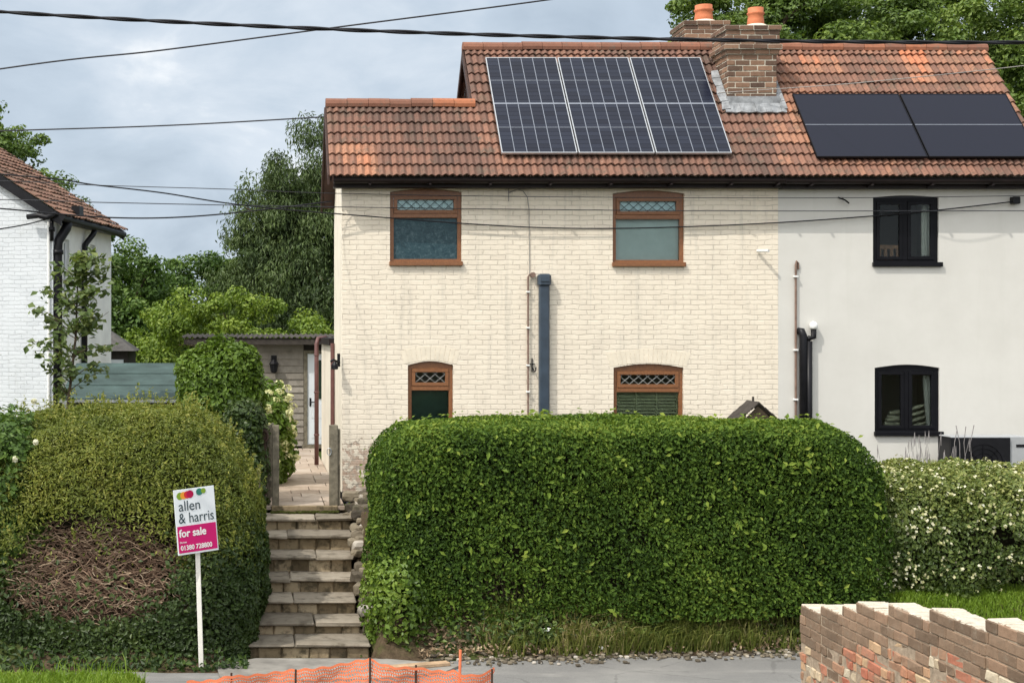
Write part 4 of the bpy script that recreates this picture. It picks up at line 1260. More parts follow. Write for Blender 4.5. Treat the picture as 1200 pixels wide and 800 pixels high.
for k in range(8): mb.chbox(.155 + .012 * k, .185 + .012 * k, 21.12 + .115 * k, 21.228 + .115 * k, 1.38, b.z - .03, .004)
mb.box(.19, .225, 21.12, 21.5, 1.6, 1.68); mb.build('leaf', M['greywood'], t)
mb = MB(); mb.chbox(.07, .15, 20.96, 21.04, 1.2, b.z - .05, .006)
mb.tube([(.115 + .05 * math.cos(k * .4), 20.945, b.z - .16 + .085 * math.sin(k * .4)) for k in range(17)], .016, 6); mb.build('horseshoe', M['rod'], t)
mb = MB(); mb.tube([at(302, 660, 19.6), at(303.5, 545, 19.6)], .022, 8)
tag(mb.build('handrail_post', M['greywood'], None, at(302, 660, 19.6)), 'thin pale pole standing between the olive hedge and the steps', 'pole')

# ------------------------------------------------------------------ white house on the left
LC = Vector((-3.64, 26.0, 0)); LR = Vector((.983, -.184, 0)); LD = Vector((.184, .983, 0))
def LH(a, b, z): return LC + LR * a + LD * b + Vector((0, 0, z))
t = thing('white_house', 'white painted brick house end with mossy tiled roof and thick black downpipes', 'house', (-3.64, 26, PATH)); lh = t
EZL = 6.02; sl = .645; hw = 2.9; LEN = 3.7
extrude_poly('front_wall', [(-2 * hw, 1.2), (0, 1.2), (0, EZL), (-hw, EZL + sl * hw), (-2 * hw, EZL)], [], .2, lambda u, v, w_: LH(u, w_, v), M['white_brick'], t)
hs = [(.62, .95), (2.25, 2.6)]
extrude_poly('side_wall', [(.202, 1.2), (LEN, 1.2), (LEN, EZL), (.202, EZL)], [[(a, 4.2), (a, 5.55), (b, 5.55), (b, 4.2)] for a, b in hs], .2, lambda u, v, w_: LH(-w_, u, v), M['white_side'], t)
extrude_poly('rear_wall', [(-2 * hw, 1.2), (-.202, 1.2), (-.202, EZL), (-hw, EZL + sl * hw), (-2 * hw, EZL)], [], .2, lambda u, v, w_: LH(u, LEN - .2 + w_, v), M['white_side'], t)
for a, b in hs:
    mb = MB()
    for q in ((a, a + .05, 4.2, 5.55), (b - .05, b, 4.2, 5.55), (a + .05, b - .05, 4.2, 4.26), (a + .05, b - .05, 5.49, 5.55), (a + .05, b - .05, 4.95, 5.0)):
        P = [LH(x, y, z) for z in q[2:] for x, y in ((-.1, q[0]), (-.06, q[0]), (-.06, q[1]), (-.1, q[1]))]; mb.hexa(P)
    wn = mb.build('window', M['whitedoor'], t)
    mb = MB(); mb.hexa([LH(x, y, z) for z in (4.2, 5.55) for x, y in ((-.09, a), (-.085, a), (-.085, b), (-.09, b))]); mb.build('pane', M['darkroom'], wn)
mb = MB(); S2 = (-LR + Vector((0, 0, sl))); 
O = LH(.24, -.14, EZL - .10)
TL = lambda a, b: .45 + .2 * math.sin(a * 3 + b * 2)
L2 = (hw + .24) * math.hypot(1, sl)
tiles(mb, O, LD, S2, LEN + .42, L2, .22, .19, TL, seed=21, jit=.012, rise=.02, lift=.04)
O2 = LH(-2 * hw - .24, LEN + .28, EZL - .10)
tiles(mb, O2, -LD, LR + Vector((0, 0, sl)), LEN + .42, L2, .22, .19, TL, seed=22, jit=.012, rise=.02, lift=.04)
lroof = mb.build('roof', M['oldtile'], t)
mb = MB(); ridge_caps(mb, LH(-hw, -.15, EZL + sl * hw + .06), LH(-hw, LEN + .3, EZL + sl * hw + .06), tint=lambda q: .2); mb.build('ridge_tiles', M['ridge'], lroof)
mb = MB()
def lb(a0, a1, b0, b1, dz0, dz1):
    f = lambda a: EZL - sl * a
    mb.hexa([LH(a0, b0, f(a0) + dz0), LH(a1, b0, f(a1) + dz0), LH(a1, b1, f(a1) + dz0), LH(a0, b1, f(a0) + dz0), LH(a0, b0, f(a0) + dz1), LH(a1, b0, f(a1) + dz1), LH(a1, b1, f(a1) + dz1), LH(a0, b1, f(a0) + dz1)])
lb(-hw, .2, -.13, -.09, -.16, .035); lb(-hw, .2, -.09, -.005, -.05, .03); mb.build('bargeboard', M['black'], t)
mb = MB(); lb(-hw, .2, LEN + .22, LEN + .26, -.16, .035); mb.build('bargeboard', M['black'], t)
mb = MB(); mb.tube([LH(.19, -.13, EZL - .13), LH(.19, LEN + .25, EZL - .17)], .07, 10); mb.hexa([LH(x, y, z) for z in (EZL - .2, EZL - .02) for x, y in ((.01, -.02), (.1, -.02), (.1, LEN + .1), (.01, LEN + .1))]); mb.build('gutter', M['black'], t)
mb = MB()
mb.tube([LH(.17, .35, EZL - .2), LH(.15, .3, EZL - .3), LH(.06, .12, EZL - .55), LH(.06, .1, EZL - .75), LH(.06, .1, 1.3)], [.085, .09, .085, .08, .08], 12); mb.tube([LH(.06, .1, EZL - .78), LH(.06, .1, EZL - .70)], .1, 12)
mb.build('downpipe', M['black'], t, smooth=True)
mb = MB(); mb.tube([LH(.17, 2.0, EZL - .22), LH(.15, 1.95, EZL - .3), LH(.06, 1.75, EZL - .5), LH(.06, 1.7, EZL - .7), LH(.06, 1.7, 1.3)], .055, 10); mb.build('downpipe', M['black'], t, smooth=True)
mb = MB(); mb.hexa([LH(x, y, z) for z in (EZL - .05, EZL + .17) for x, y in ((.02, 1.0), (.18, 1.0), (.18, 1.25), (.02, 1.25))]); mb.build('roof_vent', M['black'], t)
mb = MB(); mb.tube([LH(-.42, -.16, EZL - .12), LH(-.2, -.2, EZL - .10), LH(-.05, -.2, EZL - .14), LH(.12, -.15, EZL - .06)], .05, 9); mb.tube([LH(.0, -.06, EZL - .15), LH(.0, -.06, EZL - .55)], .035, 8); mb.tube([LH(.0, -.06, EZL - .3), LH(.0, -.06, EZL - .38)], .055, 8); mb.build('gutter_elbow', M['black'], t, smooth=True)
mb = MB(); mb.tube([LH(-.07, -.03, 1.3), LH(-.07, -.03, EZL - .2)], .025, 8); mb.build('waste_pipe', M['whiteplastic'], t)

# low outbuilding roofed in green felt, and a small dark one further back
t = thing('felt_roofed_shed', 'low shed with green felt roof behind the olive hedge', 'shed', (-2.2, 23.6, PATH))
a = at(70, 467, 23.5); b = at(228, 467, 23.5); zb = at(0, 426, 25.6).z
mb = MB(); mb.hexa([(a.x, 23.45, a.z - .03), (b.x, 23.45, a.z - .03), (b.x, 25.7, zb - .03), (a.x, 25.7, zb - .03), (a.x, 23.45, a.z + .01), (b.x, 23.45, a.z + .01), (b.x, 25.7, zb + .01), (a.x, 25.7, zb + .01)])
for k in range(1, 3):
    f = k / 3; y = 23.45 + 2.25 * f; z = a.z + .01 + (zb - a.z) * f
    mb.box(a.x, b.x, y, y + .06, z, z + .016)
mb.build('roof', M['felt'], t)
mb = MB(); mb.box(a.x, b.x, 23.42, 23.448, a.z - .06, a.z - .01); mb.build('fascia', M['alu'], t)
mb = MB(); mb.box(a.x + .1, b.x - .1, 23.6, 25.6, PATH, a.z - .04)
for k in range(12): x = a.x + .12 + k * (b.x - a.x - .24) / 12; mb.box(x, x + .15, 23.575, 23.599, PATH, a.z - .05)
mb.build('wall', M['darkwood'], t)
t = thing('small_outbuilding', 'small dark gabled outbuilding past the end of the white house', 'outbuilding', (-3.6, 34, PATH))
a = at(100, 410, 33.6); mb = MB(); xr = at(160, 0, 33.6).x; zr = at(0, 384, 34.6).z; ze = at(0, 411, 33.6).z
xm = at(118, 0, 34.6).x
mb.hexa([(xm - 1.0, 33.4, ze), (xr, 33.4, ze), (xr - .1, 35.9, ze), (xm - 1.0, 35.9, ze), (xm - 1.0, 34.6, zr), (xm + .15, 34.6, zr), (xm + .15, 34.65, zr), (xm - 1.0, 34.65, zr)]); mb.build('roof', M['slate'], t)
mb = MB(); mb.box(xm - .9, xr - .2, 33.6, 35.8, PATH, ze - .001); mb.build('wall', M['darkwood'], t)
mb = MB(); mb.box(xm, xr - .3, 33.55, 33.599, ze - .45, ze - .2); mb.build('window', M['whitedoor'], t)

# ------------------------------------------------------------------ clipped hedge in front of the cottage
t = thing('privet_hedge', 'tall clipped dark green hedge hiding the cottage front beside the steps', 'hedge', (4.4, 18.2, 0))
zt = 2.74; c = (4.58, 18.35, (zt + .0) / 2); h = (3.15, 1.0, (zt) / 2)
P, Nn = superbox(c, h, 7.5, 185000, '-x+x-y+y+z', {'+y': .25, '+x': .8, '+z': 1.1})
d = snoise(P * [1, 1, 1.2], 1.6) * .07 + snoise(P, 5) * .035
P = P + Nn * (d - RNG.uniform(0, 1, len(P)) ** 1.6 * .30)[:, None]
P[:, 2] -= .42 * np.clip((P[:, 0] - 6.95) / .8, 0, 1) ** 1.6 * np.clip((P[:, 2] - 1.2) / 1.4, 0, 1)
P[:, 0] += .16 * np.clip((P[:, 2] - 1.9) / .8, 0, 1) ** 1.5 * np.clip((2.4 - P[:, 0]) / .8, 0, 1)
# the foot of the hedge: leaves end where the bank starts on the right, a hollow near the bottom
hollow = np.exp(-(((P[:, 0] - 3.02) / .30) ** 2 + ((P[:, 2] - .62) / .27) ** 2))
gz = ground_z(P[:, 0], P[:, 1])
low = np.where(P[:, 0] > 2.5, .36 + .14 * snoise(P, 3), .05)
keep = (P[:, 2] > np.where(P[:, 1] < 18.3, low, gz)) & (RNG.random(len(P)) > hollow * .93) & (RNG.random(len(P)) > (.25 + .4 * (P[:, 2] < 1.5)) * (snoise(P + 7, 4.5) < -.42))
P, Nn = P[keep], Nn[keep]
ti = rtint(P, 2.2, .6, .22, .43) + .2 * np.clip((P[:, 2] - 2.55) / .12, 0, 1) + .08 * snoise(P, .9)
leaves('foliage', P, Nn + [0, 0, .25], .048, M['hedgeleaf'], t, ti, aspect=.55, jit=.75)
# young shoots standing proud
k = 12000; i = RNG.choice(len(P), k)
m_ = (snoise(P[i] + 2, 2.6) > .48) | (RNG.random(k) < .10)
leaves('shoots', (P + Nn * .07)[i][m_], (Nn + [0, -.3, .5])[i][m_], .080, M['hedgeleaf'], t, np.full(m_.sum(), .72) + RNG.uniform(-.2, .3, m_.sum()), aspect=.5, jit=.5)
superbox_mesh('dark_core', (c[0] - .05, c[1], c[2] - .03), (h[0] - .36, h[1] - .34, h[2] - .28), 6, M['interior'], t)
mb = MB(); rg = random.Random(3)
for q in range(46):
    x = rg.uniform(2.6, 3.5); p0 = Vector((x, 17.75, .28)); p1 = Vector((x + rg.uniform(-.35, .35), 17.55, rg.uniform(.6, 1.1)))
    mb.tube([p0, p0.lerp(p1, .5) + Vector((rg.uniform(-.1, .1), -.05, 0)), p1], [.012, .009, .005], 5)
mb.build('stems', M['bark'], t)
# ivy lightening the lower corner of the hedge beside the steps
t = thing('ivy_clump', 'yellow-green ivy clump at the hedge foot beside the bottom step', 'ivy', (1.5, 17.3, 0))
P, Nn = superbox((1.70, 17.75, .50), (.36, .72, .60), 2.2, 5600, '-x-y+z+x'); P += Nn * (RNG.uniform(-.12, .08, len(P)))[:, None]
k = P[:, 2] > .04; P, Nn = P[k], Nn[k]
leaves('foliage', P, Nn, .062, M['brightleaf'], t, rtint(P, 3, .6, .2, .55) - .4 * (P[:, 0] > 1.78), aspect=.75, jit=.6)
mb = MB()
for i in range(14): x = rg.uniform(1.35, 1.8); mb.tube([(x, 17.5, .0), (x + rg.uniform(-.1, .1), 17.4, .4), (x + rg.uniform(-.15, .15), 17.6, .9)], .008, 5)
mb.build('stems', M['bark'], t)

# ------------------------------------------------------------------ flowering shrub on the right
t = thing('flowering_shrub', 'variegated shrub dotted with cream blossom under the black lower window', 'shrub', (9.2, 18, .6))
c = (9.25, 18.62, 1.12); h = (2.15, .98, .98)
P, Nn = superbox(c, h, 3.2, 70000, '-x+x-y+y+z', {'+y': .25}); d = snoise(P, 1.7) * .22 + snoise(P, 5) * .10
P = P + Nn * (d - RNG.uniform(0, 1, len(P)) ** 2 * .32)[:, None]
gap = snoise(P + 5, 4.2) > (-.58 + .30 * (P[:, 2] < 1.5)); k = gap & (P[:, 2] > np.where(P[:, 0] < 8.35 + .2 * snoise(P, 3), .22, .50)); P, Nn = P[k], Nn[k]
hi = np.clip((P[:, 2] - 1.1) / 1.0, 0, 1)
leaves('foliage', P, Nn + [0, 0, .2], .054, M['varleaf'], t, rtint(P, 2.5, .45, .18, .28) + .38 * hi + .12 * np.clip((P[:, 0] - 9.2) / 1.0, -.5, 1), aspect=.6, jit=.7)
cl = np.clip(.5 + .9 * snoise(P + 9, 4.5), .06, 1.5); i = RNG.choice(len(P), 2500, replace=False, p=cl / cl.sum()); Q = P[i] + Nn[i] * .05
leaves('blossom', np.repeat(Q, 2, 0) + RNG.normal(size=(5000, 3)) * .012, np.repeat(Nn[i], 2, 0), .040, M['blossom'], t, RNG.random(5000), aspect=.85, jit=.5)
superbox_mesh('dark_core', c, (h[0] - .36, h[1] - .36, h[2] - .36), 4, M['interior'], t)
# grey lavender-like spires and a feathery yellow-green plant behind it
t = thing('lavender', 'grey-mauve lavender spikes standing above the cream blossom shrub', 'plant', at(1080, 545, 19.4))
mb = MB(); rg = random.Random(5)
for i in range(26):
    p0 = at(rg.gauss(1085, 16), 560, 19.4 + rg.uniform(-.2, .2)); hh = rg.uniform(.30, .62)
    p1 = p0 + Vector((rg.uniform(-.14, .14), 0, hh)); mb.tube([p0, p0.lerp(p1, .5), p1], [.0025, .0025, .002], 4); mb.tube([p1 - Vector((0, 0, .16)), p1 - Vector((0, 0, .06)), p1 + Vector((0, 0, .02))], [.003, .0065, .002], 5, .9)
for i in range(4):
    p0 = at(1118 + i * 7, 545, 19.6); mb.tube([p0, p0 + Vector((rg.uniform(-.03, .03), 0, .3)), p0 + Vector((rg.uniform(-.06, .06), 0, rg.uniform(.4, .55)))], [.004, .004, .006], 4)
mb.build('spikes', plain('lavender_grey', (.24, .22, .22), .8, .3, 14, .2), t)
P = np.stack([RNG.uniform(8.6, 9.5, 5200), RNG.uniform(19.0, 19.7, 5200), RNG.uniform(1.0, 2.12, 5200)], 1); P[:, 2] -= .25 * np.abs(P[:, 0] - 9.05) ** 1.0
leaves('foliage', P, np.tile([0, -1, .4], (5200, 1)), .09, M['varleaf'], t, RNG.uniform(.3, .9, 5200), aspect=.16, jit=.5, hang=(0, 0, 1), hangamt=.6)

# ------------------------------------------------------------------ olive hedge on the left with its dead patch
t = thing('olive_hedge', 'olive green hedge with a brown dead patch of bare twigs behind the sign', 'hedge', (-1.6, 18.4, 0))
c = (-1.60, 18.62, 1.02); h = (1.68, 1.95, 1.79)
P, Nn = superbox(c, h, 5.6, 225000, '-x+x-y+y+z', {'+y': .15, '-x': .3})
def hedge_def(P):
    # front bulges low down, the top leans back towards the sheds
    z = np.clip((P[:, 2] - .9) / 1.9, 0, 1); fr = np.clip((c[1] + .4 - P[:, 1]) / 1.6, 0, 1)
    Q = P.copy(); Q[:, 1] += fr * .55 * z ** 1.5
    Q[:, 2] -= .62 * np.clip((P[:, 0] + .75) / .75, 0, 1) ** 1.2 * np.clip((P[:, 2] - 1.3) / 1.2, 0, 1)
    return Q
P = hedge_def(P)
Nn = unit(Nn + np.array([0, 0, .3]) * (Nn[:, 1:2] < -.4))
d = snoise(P, 1.7) * .13 + snoise(P, 4.5) * .07 + snoise(P, 11) * .03
P = P + Nn * (d - RNG.uniform(0, 1, len(P)) ** 2 * .30)[:, None]
fx = (P[:, 0] + 1.95) / 1.10; fz = (P[:, 2] - 1.02) / .60
dead = (fx ** 2 + np.abs(fz) ** 2.6 + snoise(P, 4) * .35 + snoise(P, 13) * .25 + RNG.normal(size=len(P)) * .16 < .92) & (P[:, 1] < 18.3)
band = (np.exp(-((P[:, 2] - 1.62) / .16) ** 2) * (np.abs(P[:, 0] + 2) < 1.2) * (P[:, 1] < 18.4))
k = (~dead | (RNG.random(len(P)) < .035)) & (P[:, 2] > ground_z(P[:, 0], P[:, 1]) + .01) & (RNG.random(len(P)) > band * .7) & (RNG.random(len(P)) > .45 * (snoise(P + 3, 3.5) < -.55))
P, Nn = P[k], Nn[k]
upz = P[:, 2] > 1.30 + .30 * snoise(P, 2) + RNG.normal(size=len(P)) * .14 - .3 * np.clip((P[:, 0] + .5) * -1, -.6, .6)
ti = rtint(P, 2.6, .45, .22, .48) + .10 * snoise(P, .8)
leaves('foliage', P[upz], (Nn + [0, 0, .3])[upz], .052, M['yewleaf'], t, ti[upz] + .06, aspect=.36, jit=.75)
i = RNG.choice(np.flatnonzero(upz & (Nn[:, 2] > .15)), 620)
k_ = 16; f = np.tile(np.linspace(.1, 1, k_), len(i))[:, None]; dr = unit(np.repeat(Nn[i] * .5 + [0, -.15, .8] + RNG.normal(size=(len(i), 3)) * .35, k_, 0))
Ln = np.repeat(RNG.uniform(.10, .30, len(i)), k_)[:, None]; Q = np.repeat(P[i], k_, 0) + dr * Ln * f + RNG.normal(size=(len(i) * k_, 3)) * .012
leaves('shoots', Q, RNG.normal(size=Q.shape) + [0, 0, .6], .046, M['yewleaf'], t, .72 + RNG.uniform(-.3, .3, len(Q)), aspect=.4, jit=.5)
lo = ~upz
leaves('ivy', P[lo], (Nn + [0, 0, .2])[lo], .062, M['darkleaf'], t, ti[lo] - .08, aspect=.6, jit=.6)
q = superbox_mesh('dark_core', c, (h[0] - .30, h[1] - .58, h[2] - .26), 4, M['interior'], t)
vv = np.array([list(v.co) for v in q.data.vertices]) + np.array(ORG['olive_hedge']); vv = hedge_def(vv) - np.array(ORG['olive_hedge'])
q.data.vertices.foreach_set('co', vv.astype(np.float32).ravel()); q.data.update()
mb = MB(); rg = random.Random(9)
for i in range(2900):
    a = rg.uniform(0, 6.283); rr = math.sqrt(rg.random()) * rg.uniform(.8, 1.12)
    x = -1.95 + 1.12 * rr * math.cos(a); z = 1.02 + .60 * rr * math.sin(a)
    bul = max(0, 1 - rr * rr)
    y = 16.93 - .05 * bul + .27 * max(0, (z - .85) / 1.0) ** 1.3 + rg.uniform(-.03, .30)
    p = Vector((x, y, z)); L = rg.uniform(.07, .24); an = rg.uniform(-.9, .9) + (math.pi if rg.random() < .5 else 0)
    dd = Vector((math.cos(an), rg.uniform(-.45, .15), math.sin(an) * .8 - .1)).normalized(); pts = [p]
    for s_ in range(4):
        dd = (dd + Vector((rg.uniform(-.45, .45), rg.uniform(-.3, .3), rg.uniform(-.5, .4)))).normalized(); pts.append(pts[-1] + dd * L / 4)
    r0 = rg.uniform(.003, .0075)
    mb.tube(pts, [r0, r0, r0 * .8, r0 * .65, r0 * .4], 4, rg.random() ** 1.3, cap=False)
mb.build('dead_twigs', M['twig'], t)
# the rose at its far end
t = thing('white_rose_bush', 'dark green rose bush with a few white blooms near the white house', 'rose bush', (-3.3, 18.6, .6))
P, Nn = superbox((-3.12, 17.75, 1.62), (.72, .95, 1.30), 2.6, 15000, '+x-y+z-x'); P += Nn * (snoise(P, 4) * .12 - RNG.uniform(0, .28, len(P)))[:, None]
k = P[:, 2] > .2; P, Nn = P[k], Nn[k]
leaves('foliage', P, Nn + [0, 0, .3], .085, M['treeleaf'], t, rtint(P, 3, .5, .2, .5), aspect=.62, jit=.7)
superbox_mesh('dark_core', (-3.12, 17.8, 1.55), (.45, .65, 1.0), 3, M['interior'], t)
for px, py in ((42, 518), (18, 538), (40, 470)):
    q = at(px, py, 16.85); n_ = 26; d = unit(RNG.normal(size=(n_, 3)))
    leaves('rose_bloom', np.array(q) + d * .025, d, .045, M['blossom'], t, np.full(n_, .9), aspect=.9, jit=.2)

# climber-covered column beside the gate, hydrangea beyond it
t = thing('climber_column', 'bright green climber heaped over a dark ivy column by the gate', 'climber', (-.4, 21.5, PATH))
P, Nn = superbox((-.50, 21.6, 3.0), (.62, .55, .66), 2.3, 17000, '-x+x-y+z+y', {'+y': .3}); P += Nn * (snoise(P, 2.6) * .20 + snoise(P, 6) * .10 - RNG.uniform(0, .25, len(P)))[:, None]
leaves('foliage', P, Nn + [0, 0, .35], .080, M['brightleaf'], t, rtint(P, 3.2, .5, .25, .52), aspect=.6, jit=.65)
P, Nn = superbox((-.18, 21.2, 1.95), (.36, .6, .95), 3, 9000, '-x+x-y+z'); P += Nn * (snoise(P, 4) * .08 - RNG.uniform(0, .2, len(P)))[:, None]
leaves('ivy', P, Nn + [0, -.1, .2], .07, M['darkleaf'], t, rtint(P, 3, .6, .25, .52) + .25 * (RNG.random(len(P)) < .06), aspect=.75, jit=.6)
superbox_mesh('dark_core', (-.36, 21.55, 2.1), (.26, .28, 1.0), 3, M['interior'], t)
t = thing('hydrangea', 'bush of cream flower heads between the gate and the shed', 'hydrangea', (.3, 24.3, PATH))
P, Nn = superbox((.12, 24.4, 2.0), (.48, .9, .95), 2.6, 9000, '-x+x-y+z'); P += Nn * (snoise(P, 4) * .12 - RNG.uniform(0, .25, len(P)))[:, None]
leaves('foliage', P, Nn + [0, 0, .3], .10, M['brightleaf'], t, rtint(P, 3, .5, .2, .38), aspect=.65, jit=.6)
superbox_mesh('dark_core', (.12, 24.4, 1.9), (.3, .6, .7), 3, M['interior'], t)
mb = MB(); V_, T_ = [], []
for i in RNG.choice(len(P), 120, replace=False):
    if P[i][2] < 1.7: continue
    n_ = 34; d = unit(RNG.normal(size=(n_, 3)) + [0, -.3, .5]); V_.append(P[i] + Nn[i] * .06 + d * np.array([.075, .075, .05])); T_.append(d)
P2 = np.concatenate(V_); leaves('flower_heads', P2, np.concatenate(T_), .045, M['hydrangea'], t, RNG.random(len(P2)), aspect=.9, jit=.3)

# sapling against the white house
t = thing('sapling', 'slender leafy sapling growing in front of the white house corner', 'sapling', (-2.9, 22.6, PATH))
mb = MB(); rg = random.Random(31); base = Vector(at(78, 490, 22.6)); top = at(92, 300, 22.6)
mb.tube([Vector((base.x, 22.6, PATH)), base, base.lerp(top, .5) + Vector((.05, 0, 0)), top], [.03, .026, .018, .006], 7)
PP = []; NN = []
for i in range(46):
    f = rg.uniform(.12, 1.0); p0 = base.lerp(top, f) + Vector((.05 * math.sin(f * 3.14), 0, 0)); L = .72 * rg.uniform(.45, 1.0) * (.25 + math.sin(math.pi * min(1, f * .95 + .05)) ** .6)
    a = rg.uniform(0, 6.283); p1 = p0 + Vector((math.cos(a) * L, math.sin(a) * L * .7, L * rg.uniform(.15, .7)))
    mb.tube([p0, p0.lerp(p1, .5) + Vector((0, 0, .04)), p1], [.009, .006, .003], 5)
    for j in range(24):
        u = rg.uniform(.25, 1.05); q = p0.lerp(p1, u) + Vector((rg.gauss(0, .055), rg.gauss(0, .055), rg.gauss(-.02, .05))); PP.append(q); NN.append((rg.gauss(0, .5), -.4, 1))
mb.build('trunk', M['bark'], t)
PP = np.array(PP); leaves('crown', PP, np.array(NN), .125, M['sapleaf'], t, RNG.uniform(.1, 1, len(PP)), aspect=.72, jit=.5)

# ------------------------------------------------------------------ trees behind
tree('conifer_tree', 'dark drooping conifer behind the shed, close to the cottage gable', 'tree', (1.6, 52, PATH),
     [(2.7, 52, 5.5, 3.2, 3, 4.5), (2.6, 52, 9.0, 2.3, 2.4, 2.6), (.4, 51, 4.4, 2.3, 2.2, 3.4), (1.2, 51.5, 7.2, 2.2, 2, 2.8), (3.6, 52, 11.0, 1.2, 1.4, 1.4)], 420, 330, .17, M['conifer'], .3, .70, .6, hang=.5, aspect=.3, jit=.8, seed=41, tb=.48)
tree('deciduous_tree', 'leafy tree filling the gap beside the white house end', 'tree', (-5.2, 45, PATH),
     [(-4.6, 45, 4.6, 1.9, 2, 2.6), (-4.9, 45, 2.6, 2.2, 2, 2.0), (-3.2, 46, 3.4, 1.6, 1.8, 1.7)], 230, 260, .14, M['treeleaf'], .25, .55, .65, seed=42, tb=.45)
tree('deciduous_tree', 'tall airy tree showing over the roof of the white house', 'tree', (-9, 47, PATH),
     [(-8.0, 47, 8.2, 2.2, 2, 2.2), (-9.2, 47, 9.6, 1.8, 2, 2.0), (-6.2, 47, 6.9, 1.7, 1.6, 1.6), (-10.5, 47, 7, 2, 2, 3)], 190, 170, .14, M['oakleaf'], .28, .56, .6, seed=43, tb=.42)
tree('deciduous_tree', 'far rounded tree low on the skyline between the houses', 'tree', (-1.9, 62, PATH),
     [(-2.4, 62, 4.8, 2.3, 2, 2.6), (-.5, 63, 4.6, 1.8, 2, 3.2), (-5.0, 64, 4.0, 2.6, 2, 2.4)], 190, 220, .18, M['treeleaf'], .25, .65, .65, seed=44, tb=.40)
tree('golden_bush', 'rounded yellow-green bush behind the shed roof', 'bush', (-.8, 38, PATH),
     [(-1.5, 38, 3.65, 1.6, 1.4, 1.5), (.4, 38, 3.3, 1.7, 1.4, 1.35), (-2.5, 38, 2.6, 1.1, 1.2, 1.6), (1.4, 38, 3.1, 1.0, 1.2, 1.0)], 200, 230, .10, M['goldleaf'], .12, .40, .75, seed=45, tb=.5)
tree('deciduous_tree', 'big dense tree behind the chimney stacks', 'tree', (15.8, 46, PATH),
     [(15.4, 46, 11.2, 2.6, 2.4, 2.4), (17.4, 46.5, 13.0, 2.6, 2.4, 2.4), (14.3, 46, 13.4, 1.2, 1.6, 1.3)], 270, 330, .15, M['oakleaf'], .4, .66, .6, seed=46, tb=.45)
tree('deciduous_tree', 'big sunlit tree rising past the far end of the tiled roof', 'tree', (21.5, 47, PATH),
     [(20.6, 47, 12.2, 2.6, 2.4, 2.6), (23.6, 47, 10.6, 2.8, 2.4, 3.4), (23.2, 47, 13.5, 2.4, 2.4, 2.0), (21.5, 48, 8.5, 3.0, 2, 3)], 370, 330, .15, M['oakleaf'], .4, .70, .6, seed=47, tb=.50)
tree('deciduous_tree', 'darker tree set back between two sunlit crowns above the roof', 'tree', (19.0, 52, PATH),
     [(19.6, 52, 11.5, 3.6, 2, 4.0), (25.5, 52, 9.5, 3.5, 2, 5.0), (15.2, 52, 11.0, 1.8, 2, 2.2)], 300, 300, .19, M['treeleaf'], .4, .85, .65, seed=48, tb=.28)

n_ = 42000; X = RNG.uniform(-34, 60, n_); P = np.stack([X, 66 + RNG.normal(size=n_) * .9, np.zeros(n_)], 1)
P[:, 2] = PATH + RNG.random(n_) ** .6 * (3.4 + 1.3 * snoise(P * [1, 0, 0], .35) + .7 * snoise(P * [1, 0, 0], 1.1))
V, q = leaf_geo(P, np.tile([0, -.5, .8], (n_, 1)), .42, .6, .9)
tag(mesh_np('distant_hedgerow', V, q, M['treeleaf'], tint=np.clip(rtint(P, .8, .5, .2, .42), 0, 1)), kind='stuff')

# ------------------------------------------------------------------ bank in front of the hedge
n_ = 15000
X = RNG.uniform(2.7, 7.2, n_); Y = edge(X) + .12 + RNG.random(n_) * .85
P = np.stack([X, Y, ground_z(X, Y) - .01], 1)
dens = np.where(X < 3.6, .28, np.where(X > 6.0, .22, 1.0)) * (.45 + .55 * (snoise(P, 4) > -.3))
k = RNG.random(n_) < dens; P = P[k]
tag(blades('bank_grass', P, .34, .009, M['grass'], None, rtint(P, 3, .7, .3, .52), 1.1), kind='stuff')
X = RNG.uniform(1.9, 7.5, 4200); Y = edge(X) + .08 + RNG.random(4200) * .75; P = np.stack([X, Y, ground_z(X, Y) + RNG.uniform(.0, .12, 4200)], 1)
k = (X < 3.5) | (X > 5.7) | (RNG.random(4200) < .2); P = P[k]
V, q = leaf_geo(P, np.tile([0, -.6, 1.0], (len(P), 1)), .05, .5, .7)
tag(mesh_np('leaf_litter', V, q, M['dryleaf'], tint=RNG.random(len(P))), kind='stuff')
X = np.concatenate([RNG.uniform(-3.0, -.1, 1500), RNG.normal(3.38, .17, 650), RNG.normal(4.3, .5, 900), RNG.normal(6.9, .3, 500), RNG.normal(2.6, .4, 500)]); n_ = len(X)
Y = edge(X) + np.where(X < 0, .02, .2) + RNG.random(n_) * .6; P = np.stack([X, Y, ground_z(X, Y) + RNG.random(n_) * np.where(X < 0, .10, .26)], 1)
V, q = leaf_geo(P, np.tile([0, -.8, .8], (n_, 1)), .075, .55, .7)
tag(mesh_np('weeds', V, q, M['darkleaf2'], tint=np.clip(RNG.uniform(-.05, .95, n_) - .35 * (X < 0), 0, 1)), kind='stuff')
mb = MB(); rg = random.Random(15)
for i in range(700):
    x = rg.uniform(1.9, 7.4); y = float(edge(x)) + rg.gauss(.02, .15); mb.stone((x, y, .02 + max(0, float(ground_z(x, y)))), rg.uniform(.008, .03), rg.random(), (1, 1, .6), i)
tag(mb.build('gravel', M['rubble']), kind='stuff')
for px, py, sc, lb in ((641, 737, .07, 'crumpled white litter on the bank under the hedge hollow'), (705, 759, .065, 'white litter scrap caught in the longest bank grass')):
    q = at(px, py, 17.25); mb = MB(); rg = random.Random(int(px))
    for a_ in range(5): mb.stone(q + Vector((rg.uniform(-.03, .03), rg.uniform(-.03, .03), rg.uniform(-.01, .02))), sc * .4, .5, (1.2, .5, .35), a_)
    tag(mb.build('litter', M['paper'], None, q), lb, 'litter')

